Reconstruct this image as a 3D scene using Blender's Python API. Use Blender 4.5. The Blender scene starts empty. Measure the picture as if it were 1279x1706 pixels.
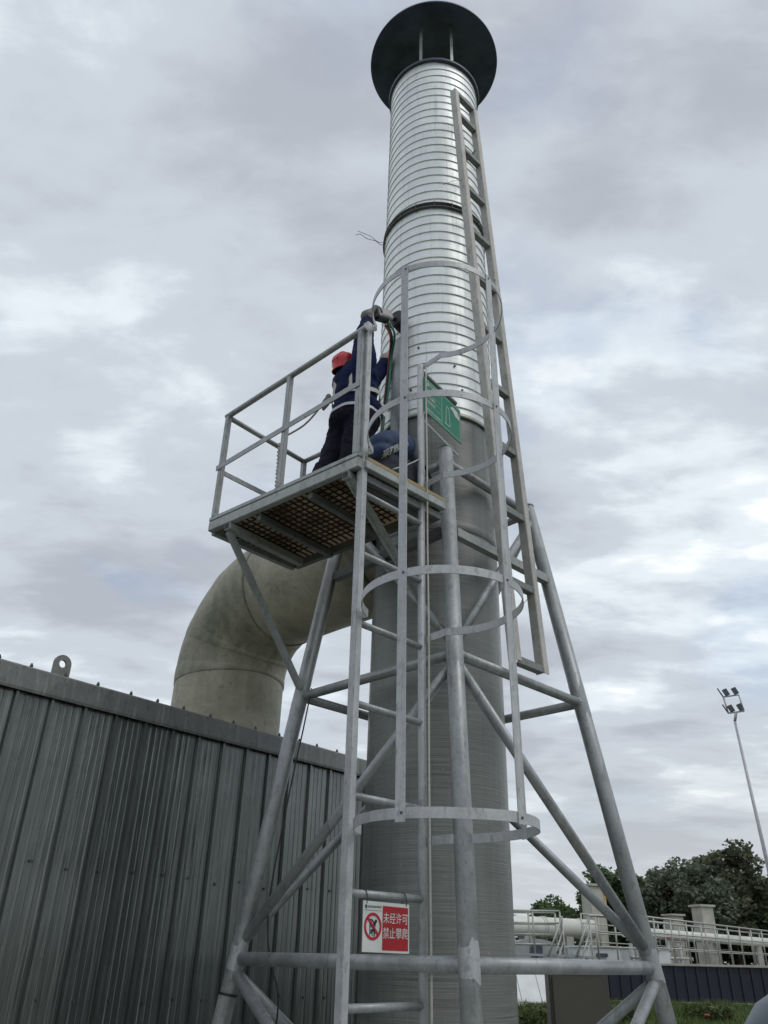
import bpy, bmesh, math, random
from mathutils import Vector, Matrix, noise
V = Vector
PI = math.pi
rnd = random.Random(7)

# ------------------------------------------------------------------ camera, sky, sun, exposure
sc = bpy.context.scene
COL = sc.collection
cam = bpy.data.cameras.new('camera')
co = bpy.data.objects.new('camera', cam)
COL.objects.link(co)
cam.sensor_fit = 'HORIZONTAL'
cam.sensor_width = 36.0
cam.lens = 36.0 * 1312 / 1279
cam.clip_start = 0.05
cam.clip_end = 3000
_p, _r = math.radians(29.45), math.radians(1.3)
_f = V((0, math.cos(_p), math.sin(_p)))
_u = V((0, -math.sin(_p), math.cos(_p)))
_x = V((1, 0, 0))
_R = _x * math.cos(_r) + _u * math.sin(_r)
_U = _u * math.cos(_r) - _x * math.sin(_r)
co.matrix_world = Matrix(((_R.x, _U.x, -_f.x, 0), (_R.y, _U.y, -_f.y, 0), (_R.z, _U.z, -_f.z, 1.6), (0, 0, 0, 1)))
sc.camera = co

SUN_AZ, SUN_EL = math.radians(125), math.radians(52)     # azimuth clockwise from +Y
w = bpy.data.worlds.new('World')
sc.world = w
w.use_nodes = True
nt = w.node_tree
nt.nodes.clear()
def wn(t, **k):
    n = nt.nodes.new(t)
    for a, b in k.items(): setattr(n, a, b)
    return n
def wl(a, b): nt.links.new(a, b)
out = wn('ShaderNodeOutputWorld'); bg = wn('ShaderNodeBackground'); bg.inputs[1].default_value = 0.1
sky = wn('ShaderNodeTexSky', sky_type='NISHITA', sun_disc=False)
sky.sun_elevation = SUN_EL
sky.sun_rotation = SUN_AZ
sky.air_density = 1.2; sky.dust_density = 2.0
tc = wn('ShaderNodeTexCoord'); sep = wn('ShaderNodeSeparateXYZ'); wl(tc.outputs['Generated'], sep.inputs[0])
def wm(op, a, b=None, c=None, clamp=False):
    n = wn('ShaderNodeMath', operation=op, use_clamp=clamp)
    for i, v in enumerate((a, b, c)):
        if v is None: continue
        if hasattr(v, 'links'): wl(v, n.inputs[i])
        else: n.inputs[i].default_value = v
    return n.outputs[0]
zz = wm('MAXIMUM', sep.outputs[2], 0.0)
zd = wm('ADD', zz, 0.16)
px = wm('DIVIDE', sep.outputs[0], zd); py = wm('DIVIDE', sep.outputs[1], zd)
cmb = wn('ShaderNodeCombineXYZ'); wl(px, cmb.inputs[0]); wl(py, cmb.inputs[1])
def wnoise(scale, detail, rough, off, dist=0.0, sx=1, sy=1):
    mp = wn('ShaderNodeMapping'); mp.inputs['Location'].default_value = off
    mp.inputs['Scale'].default_value = (sx, sy, 1); wl(cmb.outputs[0], mp.inputs[0])
    n = wn('ShaderNodeTexNoise'); n.inputs['Scale'].default_value = scale; n.inputs['Detail'].default_value = detail
    n.inputs['Roughness'].default_value = rough; n.inputs['Distortion'].default_value = dist
    wl(mp.outputs[0], n.inputs['Vector']); return n.outputs['Fac']
SEED = (41.0, 7.0)
# thick deck (smooth, overhead) plus broken cumulus rolls lower down
n_big = wnoise(0.9, 2, 0.5, (1.7 + SEED[0], 4.3 + SEED[1], 0), 0.0)
n_mid = wnoise(2.3, 8, 0.5, (7.1 + SEED[0], 2.2 + SEED[1], 0), 0.1, 0.8, 1.15)
n_fine = wnoise(7.0, 6, 0.6, (3.3 + SEED[0], 9.2 + SEED[1], 0), 0.3, 0.7, 1.2)
dens = wm('ADD', wm('MULTIPLY', n_big, 0.34), wm('ADD', wm('MULTIPLY', n_mid, 0.50), wm('MULTIPLY', n_fine, 0.17)))
ramp = wn('ShaderNodeValToRGB')
ramp.color_ramp.interpolation = 'EASE'
els = ramp.color_ramp.elements
els[0].position = 0.40; els[0].color = (10.6, 11.0, 11.0, 1)
els[1].position = 0.605; els[1].color = (4.7, 5.05, 5.7, 1)
e = els.new(0.445); e.color = (8.1, 8.85, 9.4, 1)
e = els.new(0.51); e.color = (6.05, 6.6, 7.3, 1)
wl(dens, ramp.inputs[0])
# thin places in the deck let the blue through
thin = wn('ShaderNodeMapRange'); thin.inputs[1].default_value = 0.55; thin.inputs[2].default_value = 0.66
thin.inputs[3].default_value = 0.0; thin.inputs[4].default_value = 0.3
wl(wnoise(1.6, 6, 0.55, (6.6 + SEED[0], 8.2 + SEED[1], 0), 0.2), thin.inputs[0])
mix1 = wn('ShaderNodeMix', data_type='RGBA'); wl(thin.outputs[0], mix1.inputs[0]); wl(ramp.outputs[0], mix1.inputs[6])
skyb = wn('ShaderNodeMix', data_type='RGBA', blend_type='MULTIPLY'); skyb.inputs[0].default_value = 1; skyb.inputs[7].default_value = (1.7, 1.7, 1.7, 1)
wl(sky.outputs[0], skyb.inputs[6]); wl(skyb.outputs[2], mix1.inputs[7])
# haze layer towards the horizon
hz = wn('ShaderNodeMapRange'); hz.inputs[1].default_value = 0.0; hz.inputs[2].default_value = 0.26; hz.inputs[3].default_value = 0.9; hz.inputs[4].default_value = 0.0
wl(sep.outputs[2], hz.inputs[0])
mix2 = wn('ShaderNodeMix', data_type='RGBA'); wl(hz.outputs[0], mix2.inputs[0]); wl(mix1.outputs[2], mix2.inputs[6]); mix2.inputs[7].default_value = (5.7, 6.05, 6.3, 1)
wl(mix2.outputs[2], bg.inputs[0]); wl(bg.outputs[0], out.inputs[0])

sl = bpy.data.lights.new('sun', 'SUN'); sl.energy = 0.9; sl.angle = math.radians(25); sl.color = (1.0, 0.96, 0.9)
so = bpy.data.objects.new('sun', sl); COL.objects.link(so)
sd = V((math.sin(SUN_AZ) * math.cos(SUN_EL), math.cos(SUN_AZ) * math.cos(SUN_EL), math.sin(SUN_EL)))
so.location = sd * 60
so.rotation_euler = sd.to_track_quat('Z', 'Y').to_euler()
vs = sc.view_settings
vs.view_transform = 'Standard'; vs.look = 'None'; vs.exposure = 0.0; vs.gamma = 1.0; vs.use_curve_mapping = False

# ------------------------------------------------------------------ materials
MATS = {}
class NT:
    def __init__(s, name):
        s.m = bpy.data.materials.new(name); s.m.use_nodes = True; s.t = s.m.node_tree
        s.b = s.t.nodes['Principled BSDF']
        s.tc = s.t.nodes.new('ShaderNodeTexCoord')
    def n(s, t, **k):
        x = s.t.nodes.new(t)
        for a, b in k.items(): setattr(x, a, b)
        return x
    def l(s, a, b): s.t.links.new(a, b)
    def noise(s, scale, detail=4, rough=0.55, sc3=(1, 1, 1), dist=0.0, coord='Object'):
        mp = s.n('ShaderNodeMapping'); mp.inputs['Scale'].default_value = sc3; s.l(s.tc.outputs[coord], mp.inputs[0])
        x = s.n('ShaderNodeTexNoise'); x.inputs['Scale'].default_value = scale; x.inputs['Detail'].default_value = detail
        x.inputs['Roughness'].default_value = rough; x.inputs['Distortion'].default_value = dist; s.l(mp.outputs[0], x.inputs['Vector'])
        return x.outputs['Fac']
    def rng(s, v, a, b, c, d):
        x = s.n('ShaderNodeMapRange'); s.l(v, x.inputs[0])
        for i, q in enumerate((a, b, c, d)): x.inputs[i + 1].default_value = q
        return x.outputs[0]
    def mixc(s, fac, a, b, mode='MIX'):
        x = s.n('ShaderNodeMix', data_type='RGBA', blend_type=mode)
        for i, v in ((0, fac), (6, a), (7, b)):
            if hasattr(v, 'links'): s.l(v, x.inputs[i])
            elif i == 0: x.inputs[0].default_value = v
            else: x.inputs[i].default_value = (*v, 1) if len(v) == 3 else v
        return x.outputs[2]
    def math(s, op, a, b):
        x = s.n('ShaderNodeMath', operation=op)
        for i, v in enumerate((a, b)):
            if hasattr(v, 'links'): s.l(v, x.inputs[i])
            else: x.inputs[i].default_value = v
        return x.outputs[0]
    def set(s, k, v):
        i = s.b.inputs[k]
        if hasattr(v, 'links'): s.l(v, i)
        elif isinstance(v, tuple) and len(v) == 3: i.default_value = (*v, 1)
        else: i.default_value = v
    def bump(s, h, strength=0.3, dist=0.01):
        x = s.n('ShaderNodeBump'); x.inputs['Strength'].default_value = strength; x.inputs['Distance'].default_value = dist
        s.l(h, x.inputs['Height']); s.l(x.outputs[0], s.b.inputs['Normal'])
def done(name, q): MATS[name] = q.m; return q.m

def m_plain(name, col, rough=0.5, metal=0.0, var=0.15, scale=9, bump=0.0, bscale=60):
    q = NT(name)
    f = q.noise(scale, 5, 0.6)
    a = tuple(c * (1 - var) for c in col); b = tuple(min(1, c * (1 + var)) for c in col)
    q.set('Base Color', q.mixc(q.rng(f, .3, .7, 0, 1), a, b)); q.set('Roughness', rough); q.set('Metallic', metal)
    if bump: q.bump(q.noise(bscale, 4, .6), bump, .004)
    return done(name, q)

def m_galv(name, col, metal=0.45, rough=0.48, rust=0.0, white=0.25):
    q = NT(name)
    f1 = q.noise(5, 6, .65); f2 = q.noise(60, 4, .6); f3 = q.noise(3, 5, .6, (6, 6, 0.5))
    base = q.mixc(q.rng(f1, .3, .7, 0, 1), tuple(c * .74 for c in col), tuple(min(1, c * 1.14) for c in col))
    base = q.mixc(q.rng(f2, .35, .7, 0, .4), base, tuple(c * .6 for c in col))
    base = q.mixc(q.rng(f3, .52, .72, 0, white), base, (.62, .63, .62))
    g = q.noise(14, 7, .75, (1.5, 1.5, .7))
    base = q.mixc(q.rng(g, .54, .64, 0, .6), base, tuple(c * .42 for c in col))
    g2 = q.noise(4, 8, .8)
    base = q.mixc(q.rng(g2, .56, .7, 0, .5), base, (.2, .17, .125))
    if rust:
        f4 = q.noise(7, 8, .7)
        base = q.mixc(q.rng(f4, .56, .68, 0, rust), base, (.16, .085, .045))
    q.set('Base Color', base); q.set('Metallic', metal); q.set('Roughness', q.rng(f1, .3, .7, rough - .1, rough + .12))
    q.bump(q.noise(90, 3, .6), .12, .003)
    return done(name, q)

m_galv('galvanised', (.37, .39, .40), .4, .46, .12, .3)
m_galv('silver_paint', (.40, .415, .42), .35, .5, .08, .35)
m_galv('galvanised_pale', (.50, .515, .53), .3, .52, white=.35)
m_galv('galvanised_rail', (.40, .42, .43), .4, .5)
m_galv('galvanised_dark', (.24, .25, .245), .3, .55, .35, .1)
m_galv('angle_iron', (.52, .505, .47), .25, .55, .15, .25)
m_galv('frame_steel', (.42, .45, .44), .3, .55, .3)
m_galv('beam_steel', (.2, .21, .21), .3, .55, .3, .05)
m_plain('rust_mesh', (.06, .042, .03), .8, .1, .4, 14)
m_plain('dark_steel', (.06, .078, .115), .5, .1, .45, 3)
m_plain('cap_paint', (.095, .125, .195), .45, 0, .5, 2.5)
m_galv('flange_steel', (.13, .135, .14), .3, .55, .2, .1)
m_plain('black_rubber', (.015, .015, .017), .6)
m_plain('bolt', (.1, .1, .1), .5, .6)
m_plain('navy_ribbed', (.012, .014, .028), .5, 0, .3)
m_plain('concrete', (.38, .37, .34), .85, 0, .2, 3, .3)
m_plain('concrete_pale', (.42, .41, .36), .85, 0, .2, 3, .3)
m_plain('white_frp', (.62, .62, .57), .5, 0, .12, 2)
m_plain('white_panel', (.6, .62, .62), .5, 0, .1, 2)
m_plain('grey_frp_small', (.33, .35, .35), .5, 0, .12)
m_plain('stainless', (.36, .365, .34), .42, .4, .12)
m_plain('cabinet_paint', (.085, .078, .066), .5, 0, .12, 2)
m_plain('bluegrey_frp', (.06, .09, .115), .4, 0, .12, 3)
m_plain('yellow_paint', (.55, .38, .1), .6, 0, .2)
m_plain('sign_green', (.0, .2, .115), .45, 0, .06)
m_plain('sign_white', (.60, .63, .61), .5, 0, .1)
m_plain('sign_red', (.36, .012, .018), .5, 0, .12)
m_plain('sign_ring', (.42, .012, .03), .5, 0, .06)
m_plain('sign_black', (.02, .02, .02), .5)
m_plain('sign_logo', (.0, .1, .07), .5)
m_plain('helmet_red', (.55, .02, .025), .35, 0, .06)
m_plain('skin', (.48, .27, .19), .55, 0, .08, 20)
m_plain('hair', (.012, .011, .01), .6, 0, .3, 60)
m_plain('shoe', (.02, .02, .022), .6)
m_plain('webbing', (.5, .5, .46), .8, 0, .1, 40)
m_plain('reflective', (.5, .53, .54), .5, .2, .1, 40)
m_plain('rope_white', (.55, .53, .47), .85, 0, .15, 60)
m_plain('rope_grey', (.4, .39, .38), .9, 0, .3, 60, .6, 200)
m_plain('hose_green', (.015, .16, .12), .45)
m_plain('hose_red', (.3, .06, .04), .5)
m_plain('hose_black', (.02, .02, .02), .5)
m_plain('instrument_grey', (.4, .4, .41), .4, .3, .1, 20)
m_plain('instrument_label', (.5, .46, .46), .5)
m_plain('bag_blue', (.014, .036, .10), .7, 0, .25, 12, .3, 300)
m_plain('bag_dark', (.012, .014, .028), .75, 0, .25, 12, .3, 300)
m_plain('bark', (.07, .055, .04), .9, 0, .3, 10)
m_plain('lamp_glass', (.05, .06, .065), .2)
m_plain('flood_metal', (.42, .43, .46), .5, .3)

def m_wood():
    q = NT('plank_wood')
    f = q.noise(6, 6, .6, (3, 3, 25)); g = q.noise(3, 6, .7)
    b = q.mixc(q.rng(f, .3, .7, 0, 1), (.30, .235, .115), (.46, .38, .2))
    q.set('Base Color', q.mixc(q.rng(g, .5, .7, 0, .6), b, (.35, .33, .29))); q.set('Roughness', .8)
    return done('plank_wood', q)
m_wood()

def m_board():
    q = NT('deck_board')
    f = q.noise(5, 7, .7); g = q.noise(2.2, 5, .6)
    b = q.mixc(q.rng(f, .35, .65, 0, 1), (.60, .46, .30), (.80, .65, .46))
    q.set('Base Color', q.mixc(q.rng(g, .48, .62, 0, .85), b, (.13, .085, .055))); q.set('Roughness', .85)
    return done('deck_board', q)
m_board()

def m_jacket():
    q = NT('spiral_jacket')
    f = q.noise(3.0, 6, .6); st = q.noise(2.2, 5, .65, (14, 14, .7)); pt = q.noise(1.6, 3, .5, (9, 9, 7))
    hl = q.noise(1.0, 4, .6, (2.0, 2.0, 160))
    base = q.mixc(q.rng(f, .3, .7, 0, 1), (.74, .78, .785), (.88, .91, .905))
    base = q.mixc(q.rng(st, .55, .75, 0, .55), base, (.42, .45, .47))
    base = q.mixc(q.rng(pt, .5, .7, 0, .25), base, (.88, .9, .9))
    base = q.mixc(q.rng(hl, .52, .72, 0, .3), base, (.42, .45, .47))
    q.set('Base Color', base); q.set('Metallic', .42)
    q.set('Roughness', q.rng(st, .3, .75, .44, .62))
    q.bump(q.math('ADD', hl, q.math('MULTIPLY', q.noise(9, 4, .6, (1, 1, 2)), .8)), .22, .006)
    return done('spiral_jacket', q)
m_jacket()

def m_frp():
    q = NT('wound_frp')
    hl = q.noise(1.0, 5, .65, (1.4, 1.4, 110)); hl2 = q.noise(1.0, 4, .7, (3, 3, 420)); st = q.noise(1.3, 6, .65, (10, 10, .35)); bl = q.noise(1.1, 5, .55)
    base = q.mixc(q.rng(bl, .35, .65, 0, 1), (.135, .143, .134), (.195, .204, .193))
    base = q.mixc(q.rng(hl, .4, .68, 0, .75), base, (.29, .30, .28))
    base = q.mixc(q.rng(hl2, .45, .7, 0, .4), base, (.09, .09, .082))
    base = q.mixc(q.rng(st, .5, .7, 0, .5), base, (.10, .105, .105))
    sp = q.noise(26, 4, .6)
    base = q.mixc(q.rng(sp, .66, .72, 0, .35), base, (.42, .42, .39))
    q.set('Base Color', base); q.set('Roughness', q.rng(hl, .3, .7, .26, .46)); q.set('Metallic', .25)
    q.bump(q.math('ADD', hl, q.math('MULTIPLY', hl2, .6)), .5, .005)
    return done('wound_frp', q)
m_frp()

def m_elbow(nm='weathered_frp', k=1.0, gk=.75):
    q = NT(nm)
    f = q.noise(1.4, 7, .62); g = q.noise(5, 8, .7, (1, 1, .45), .3); st = q.noise(1.3, 6, .65, (7, 7, .5)); h = q.noise(18, 6, .7)
    base = q.mixc(q.rng(f, .35, .65, 0, 1), (.105, .108, .08), (.25, .235, .185))
    base = q.mixc(q.rng(g, .5, .66, 0, gk), base, (.07, .098, .048))
    base = q.mixc(q.rng(st, .52, .7, 0, .5), base, (.30, .28, .23))
    base = q.mixc(q.rng(h, .6, .7, 0, .5), base, (.06, .065, .05))
    base = q.mixc(1.0, base, (k, k * .985, k * .93), 'MULTIPLY')
    q.set('Base Color', base); q.set('Roughness', q.rng(h, .3, .7, .42, .65))
    q.bump(q.math('ADD', q.math('MULTIPLY', f, 1.5), q.math('ADD', q.math('MULTIPLY', q.noise(7, 5, .6, (1, 1, 1), .5), .7), q.math('MULTIPLY', h, .25))), .6, .03)
    return done(nm, q)
m_elbow('weathered_frp', 1.45, .6); m_elbow('pale_frp', 1.65, .25)

def m_clad():
    q = NT('cladding')
    f = q.noise(1.2, 5, .6); st = q.noise(1.6, 6, .7, (12, 12, .3)); h = q.noise(1.5, 5, .6, (30, 30, .6)); g = q.noise(7, 6, .7)
    base = q.mixc(q.rng(f, .3, .7, 0, 1), (.12, .13, .127), (.20, .212, .206))
    base = q.mixc(q.rng(st, .5, .72, 0, .65), base, (.36, .37, .36))
    base = q.mixc(q.rng(h, .52, .7, 0, .5), base, (.085, .092, .09))
    base = q.mixc(q.rng(g, .6, .7, 0, .35), base, (.11, .1, .085))
    oi = q.n('ShaderNodeObjectInfo'); base = q.mixc(1.0, base, q.mixc(oi.outputs['Random'], (.86, .87, .86), (1.14, 1.15, 1.13)), 'MULTIPLY')
    q.set('Base Color', base); q.set('Metallic', .82); q.set('Roughness', q.rng(st, .3, .7, .22, .4))
    q.bump(q.noise(1.0, 4, .5, (7, 7, .8)), .45, .03)
    return done('cladding', q)
m_clad()
m_galv('flashing', (.20, .21, .205), .35, .5, .1, .25)

def m_cloth(name, col, sheen=0.2):
    q = NT(name)
    f = q.noise(7, 5, .6, (1, 1, .6), .6); g = q.noise(40, 3, .5)
    base = q.mixc(q.rng(f, .3, .7, 0, 1), tuple(c * .65 for c in col), tuple(c * 1.35 for c in col))
    q.set('Base Color', base); q.set('Roughness', .85); q.set('Specular IOR Level', .15)
    q.bump(q.math('ADD', q.noise(9, 4, .55, (1, 1, .55), 1.2), q.math('MULTIPLY', g, .12)), .8, .03)
    return done(name, q)
m_cloth('jacket_cloth', (.010, .017, .06)); m_cloth('trouser_cloth', (.0055, .0062, .014)); m_cloth('glove_cloth', (.2, .2, .195)); m_cloth('glove_pale', (.48, .42, .36))

def m_ground():
    q = NT('ground_soil')
    f = q.noise(.25, 8, .65); g = q.noise(4, 8, .7)
    base = q.mixc(q.rng(f, .4, .6, 0, 1), (.055, .075, .022), (.10, .085, .05))
    base = q.mixc(q.rng(g, .45, .7, 0, .7), base, (.035, .05, .014))
    q.set('Base Color', base); q.set('Roughness', .95); q.bump(g, .6, .05)
    return done('ground_soil', q)
m_ground()
def m_leaf(name, a, b):
    q = NT(name)
    oi = q.n('ShaderNodeNewGeometry')
    base = q.mixc(oi.outputs['Random Per Island'], a, b)
    base = q.mixc(1.0, base, (1.15, 1.15, 1.15), 'MULTIPLY')
    q.set('Base Color', base); q.set('Roughness', .55)
    tr = q.n('ShaderNodeBsdfTranslucent'); q.l(base, tr.inputs[0]); mx = q.n('ShaderNodeMixShader'); mx.inputs[0].default_value = .35
    q.l(q.b.outputs[0], mx.inputs[1]); q.l(tr.outputs[0], mx.inputs[2]); q.l(mx.outputs[0], q.t.nodes['Material Output'].inputs[0])
    return done(name, q)
m_leaf('leaf_dark', (.045, .075, .035), (.12, .165, .08)); m_leaf('leaf_mid', (.045, .085, .028), (.115, .175, .065)); m_leaf('leaf_bronze', (.06, .075, .042), (.145, .155, .095))
m_leaf('leaf_blossom', (.065, .09, .055), (.18, .2, .145))
m_leaf('grass_blade', (.035, .075, .012), (.11, .15, .04)); m_leaf('weed_leaf', (.03, .06, .012), (.10, .11, .035))

# ------------------------------------------------------------------ helpers
def mat(n): return MATS[n]
def frame(d):
    d = d.normalized(); a = V((0, 0, 1)) if abs(d.z) < .95 else V((1, 0, 0))
    x = d.cross(a).normalized(); y = x.cross(d).normalized(); return x, y
def tube(bm, a, b, r, n=14, r2=None, caps=True):
    a, b = V(a), V(b); r2 = r if r2 is None else r2
    x, y = frame(b - a); A = []; B = []
    for i in range(n):
        t = 2 * PI * i / n; o = x * math.cos(t) + y * math.sin(t)
        A.append(bm.verts.new(a + o * r)); B.append(bm.verts.new(b + o * r2))
    for i in range(n):
        f = bm.faces.new((A[i], A[(i + 1) % n], B[(i + 1) % n], B[i])); f.smooth = True
    if caps: bm.faces.new(A); bm.faces.new(B[::-1])
    return bm
def path(bm, pts, r, n=8):
    pts = [V(p) for p in pts]; rings = []
    for i, p in enumerate(pts):
        d = (pts[min(i + 1, len(pts) - 1)] - pts[max(i - 1, 0)])
        x, y = frame(d); rr = r[i] if isinstance(r, (list, tuple)) else r
        rings.append([bm.verts.new(p + (x * math.cos(2 * PI * k / n) + y * math.sin(2 * PI * k / n)) * rr) for k in range(n)])
    for A, B in zip(rings, rings[1:]):
        off = min(range(n), key=lambda o: sum((A[k].co - B[(k + o) % n].co).length for k in range(n)))
        for k in range(n):
            f = bm.faces.new((A[k], A[(k + 1) % n], B[(k + 1 + off) % n], B[(k + off) % n])); f.smooth = True
    bm.faces.new(rings[0]); bm.faces.new(rings[-1][::-1]); return bm
def smooth_pts(pts, n=6):
    pts = [V(p) for p in pts]; o = []
    for i in range(len(pts) - 1):
        p0, p1, p2, p3 = pts[max(i - 1, 0)], pts[i], pts[i + 1], pts[min(i + 2, len(pts) - 1)]
        for k in range(n):
            t = k / n
            o.append(.5 * ((2 * p1) + (p2 - p0) * t + (2 * p0 - 5 * p1 + 4 * p2 - p3) * t * t + (3 * p1 - p0 - 3 * p2 + p3) * t ** 3))
    return o + [pts[-1]]
def hexa(bm, c8):
    v = [bm.verts.new(V(c)) for c in c8]
    for f in ((0, 3, 2, 1), (4, 5, 6, 7), (0, 1, 5, 4), (1, 2, 6, 5), (2, 3, 7, 6), (3, 0, 4, 7)): bm.faces.new([v[i] for i in f])
    return v
def bar(bm, a, b, wx, wy, up=None):
    """rectangular bar from a to b; wy measured along up, wx across it"""
    a, b = V(a), V(b); d = (b - a).normalized()
    if up is None: x, y = frame(d)
    else:
        y = V(up); y = (y - d * y.dot(d)).normalized(); x = d.cross(y)
    x = x * wx / 2; y = y * wy / 2
    hexa(bm, [a - x - y, a + x - y, a + x + y, a - x + y, b - x - y, b + x - y, b + x + y, b - x + y]); return bm
def box(bm, c, s, rz=0.0):
    M = Matrix.Translation(V(c)) @ Matrix.Rotation(rz, 4, 'Z'); x, y, z = s[0] / 2, s[1] / 2, s[2] / 2
    hexa(bm, [M @ V(p) for p in ((-x, -y, -z), (x, -y, -z), (x, y, -z), (-x, y, -z), (-x, -y, z), (x, -y, z), (x, y, z), (-x, y, z))]); return bm
def lathe(bm, prof, n=64, M=None, cap=False):
    M = M or Matrix(); rings = []
    for r, z in prof: rings.append([bm.verts.new(M @ V((r * math.cos(2 * PI * k / n), r * math.sin(2 * PI * k / n), z))) for k in range(n)])
    for A, B in zip(rings, rings[1:]):
        for k in range(n):
            f = bm.faces.new((A[k], A[(k + 1) % n], B[(k + 1) % n], B[k])); f.smooth = True
    if cap: bm.faces.new(rings[0][::-1]); bm.faces.new(rings[-1])
    return bm
def prism(bm, poly, t, M):
    """flat polygon (list of xy) extruded to thickness t along local z, placed with M"""
    A = [bm.verts.new(M @ V((x, y, 0))) for x, y in poly]; B = [bm.verts.new(M @ V((x, y, t))) for x, y in poly]; n = len(poly)
    bm.faces.new(A[::-1]); bm.faces.new(B)
    for i in range(n): bm.faces.new((A[i], A[(i + 1) % n], B[(i + 1) % n], B[i]))
    return bm
def NB(): return bmesh.new()
def mesh_obj(name, bm, m, bevel=0.0):
    bmesh.ops.recalc_face_normals(bm, faces=bm.faces[:])
    if bevel:
        es = [e_ for e_ in bm.edges if len(e_.link_faces) == 2 and e_.calc_face_angle(0) > .6]
        bmesh.ops.bevel(bm, geom=es, offset=bevel, segments=2, affect='EDGES', clamp_overlap=True)
    me = bpy.data.meshes.new(name); bm.to_mesh(me); bm.free()
    for x in (m if isinstance(m, list) else [m]): me.materials.append(mat(x))
    o = bpy.data.objects.new(name, me); COL.objects.link(o); return o
def attach(o, parent):
    o.parent = parent
    o.matrix_parent_inverse = parent.matrix_basis.inverted() if parent.parent is None else Matrix()
def part(name, bm, m, parent, bevel=0.0, label=None):
    o = mesh_obj(name, bm, m, bevel)
    o.parent = parent
    loc = parent.location if parent.parent is None else V((0, 0, 0))
    o.matrix_parent_inverse = Matrix.Translation(-loc)
    if label: o['label'] = label
    return o
def tag(o, label, cat, group=None):
    o['label'] = label; o['category'] = cat
    if group: o['group'] = group
    return o
def thing(name, loc, label, cat, group=None):
    o = bpy.data.objects.new(name, None); COL.objects.link(o); o.location = loc; o.empty_display_size = .2
    return tag(o, label, cat, group)
def struct(o): o['kind'] = 'structure'; return o
def stuff(o): o['kind'] = 'stuff'; return o
def child_copy(src, parent, loc):
    c = src.copy(); COL.objects.link(c); c.parent = parent; c.matrix_parent_inverse = Matrix(); c.location = loc; return c

def text_mesh(s, size, M, m, name, parent, depth=0.0015, bold=0.0, align='CENTER', squash=1.0):
    cu = bpy.data.curves.new(name, 'FONT'); cu.body = s; cu.size = size; cu.extrude = depth; cu.offset = bold
    cu.align_x = align; cu.align_y = 'CENTER'; cu.resolution_u = 3
    to = bpy.data.objects.new(name, cu); COL.objects.link(to)
    bpy.context.view_layer.update()
    me = bpy.data.meshes.new_from_object(to.evaluated_get(bpy.context.evaluated_depsgraph_get()))
    bpy.data.objects.remove(to); bpy.data.curves.remove(cu)
    me.transform(M @ Matrix.Diagonal((squash, 1, 1, 1)))
    me.materials.clear(); me.materials.append(mat(m))
    o = bpy.data.objects.new(name, me); COL.objects.link(o); o.parent = parent
    loc = parent.location if parent.parent is None else V((0, 0, 0))
    o.matrix_parent_inverse = Matrix.Translation(-loc); return o

def remesh(name, bm, voxel, mats, smooth_it=4, disp=None):
    bmesh.ops.recalc_face_normals(bm, faces=bm.faces[:])
    me = bpy.data.meshes.new(name); bm.to_mesh(me); bm.free()
    o = bpy.data.objects.new(name, me); COL.objects.link(o)
    md = o.modifiers.new('r', 'REMESH'); md.mode = 'VOXEL'; md.voxel_size = voxel; md.use_smooth_shade = True
    ms = o.modifiers.new('s', 'SMOOTH'); ms.iterations = smooth_it; ms.factor = .5
    bpy.context.view_layer.update()
    me2 = bpy.data.meshes.new_from_object(o.evaluated_get(bpy.context.evaluated_depsgraph_get()))
    bpy.data.objects.remove(o); bpy.data.meshes.remove(me)
    me2.materials.clear()
    for x in mats: me2.materials.append(mat(x))
    if disp:
        for v_ in me2.vertices: v_.co = v_.co + v_.normal * disp(v_.co)
    for p in me2.polygons: p.use_smooth = True
    o2 = bpy.data.objects.new(name, me2); COL.objects.link(o2); return o2
def capsule(bm, a, b, ra, rb, n=14):
    a, b = V(a), V(b)
    bmesh.ops.create_uvsphere(bm, u_segments=n, v_segments=8, radius=ra, matrix=Matrix.Translation(a))
    bmesh.ops.create_uvsphere(bm, u_segments=n, v_segments=8, radius=rb, matrix=Matrix.Translation(b))
    tube(bm, a, b, ra, n, rb)
def ellip(bm, c, s, R=None):
    M = Matrix.Translation(V(c)) @ ((R.to_4x4()) if R else Matrix()) @ Matrix.Diagonal((*s, 1))
    bmesh.ops.create_uvsphere(bm, u_segments=18, v_segments=12, radius=1, matrix=M)

# ------------------------------------------------------------------ ground
def gz(x, y):
    t = min(1, max(0, (y - 12) / 12)); return .58 * t * t * (3 - 2 * t)
bm = NB()
xs = [-400, -120, -50] + [i * 3 - 30 for i in range(21)] + [50, 120, 400]
ys = [-300, -80, -20, -5, 5, 10, 12] + [12 + i * 1.0 for i in range(1, 15)] + [30, 40, 60, 120, 500]
gv = [[bm.verts.new((x, y, gz(x, y))) for x in xs] for y in ys]
for j in range(len(ys) - 1):
    for i in range(len(xs) - 1):
        f = bm.faces.new((gv[j][i], gv[j][i + 1], gv[j + 1][i + 1], gv[j + 1][i])); f.smooth = True
struct(mesh_obj('ground', bm, 'ground_soil'))
bm = NB(); box(bm, (.4, 5.6, .02), (7.0, 7.0, .04))
struct(mesh_obj('concrete_pad', bm, 'concrete', .01))

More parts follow.
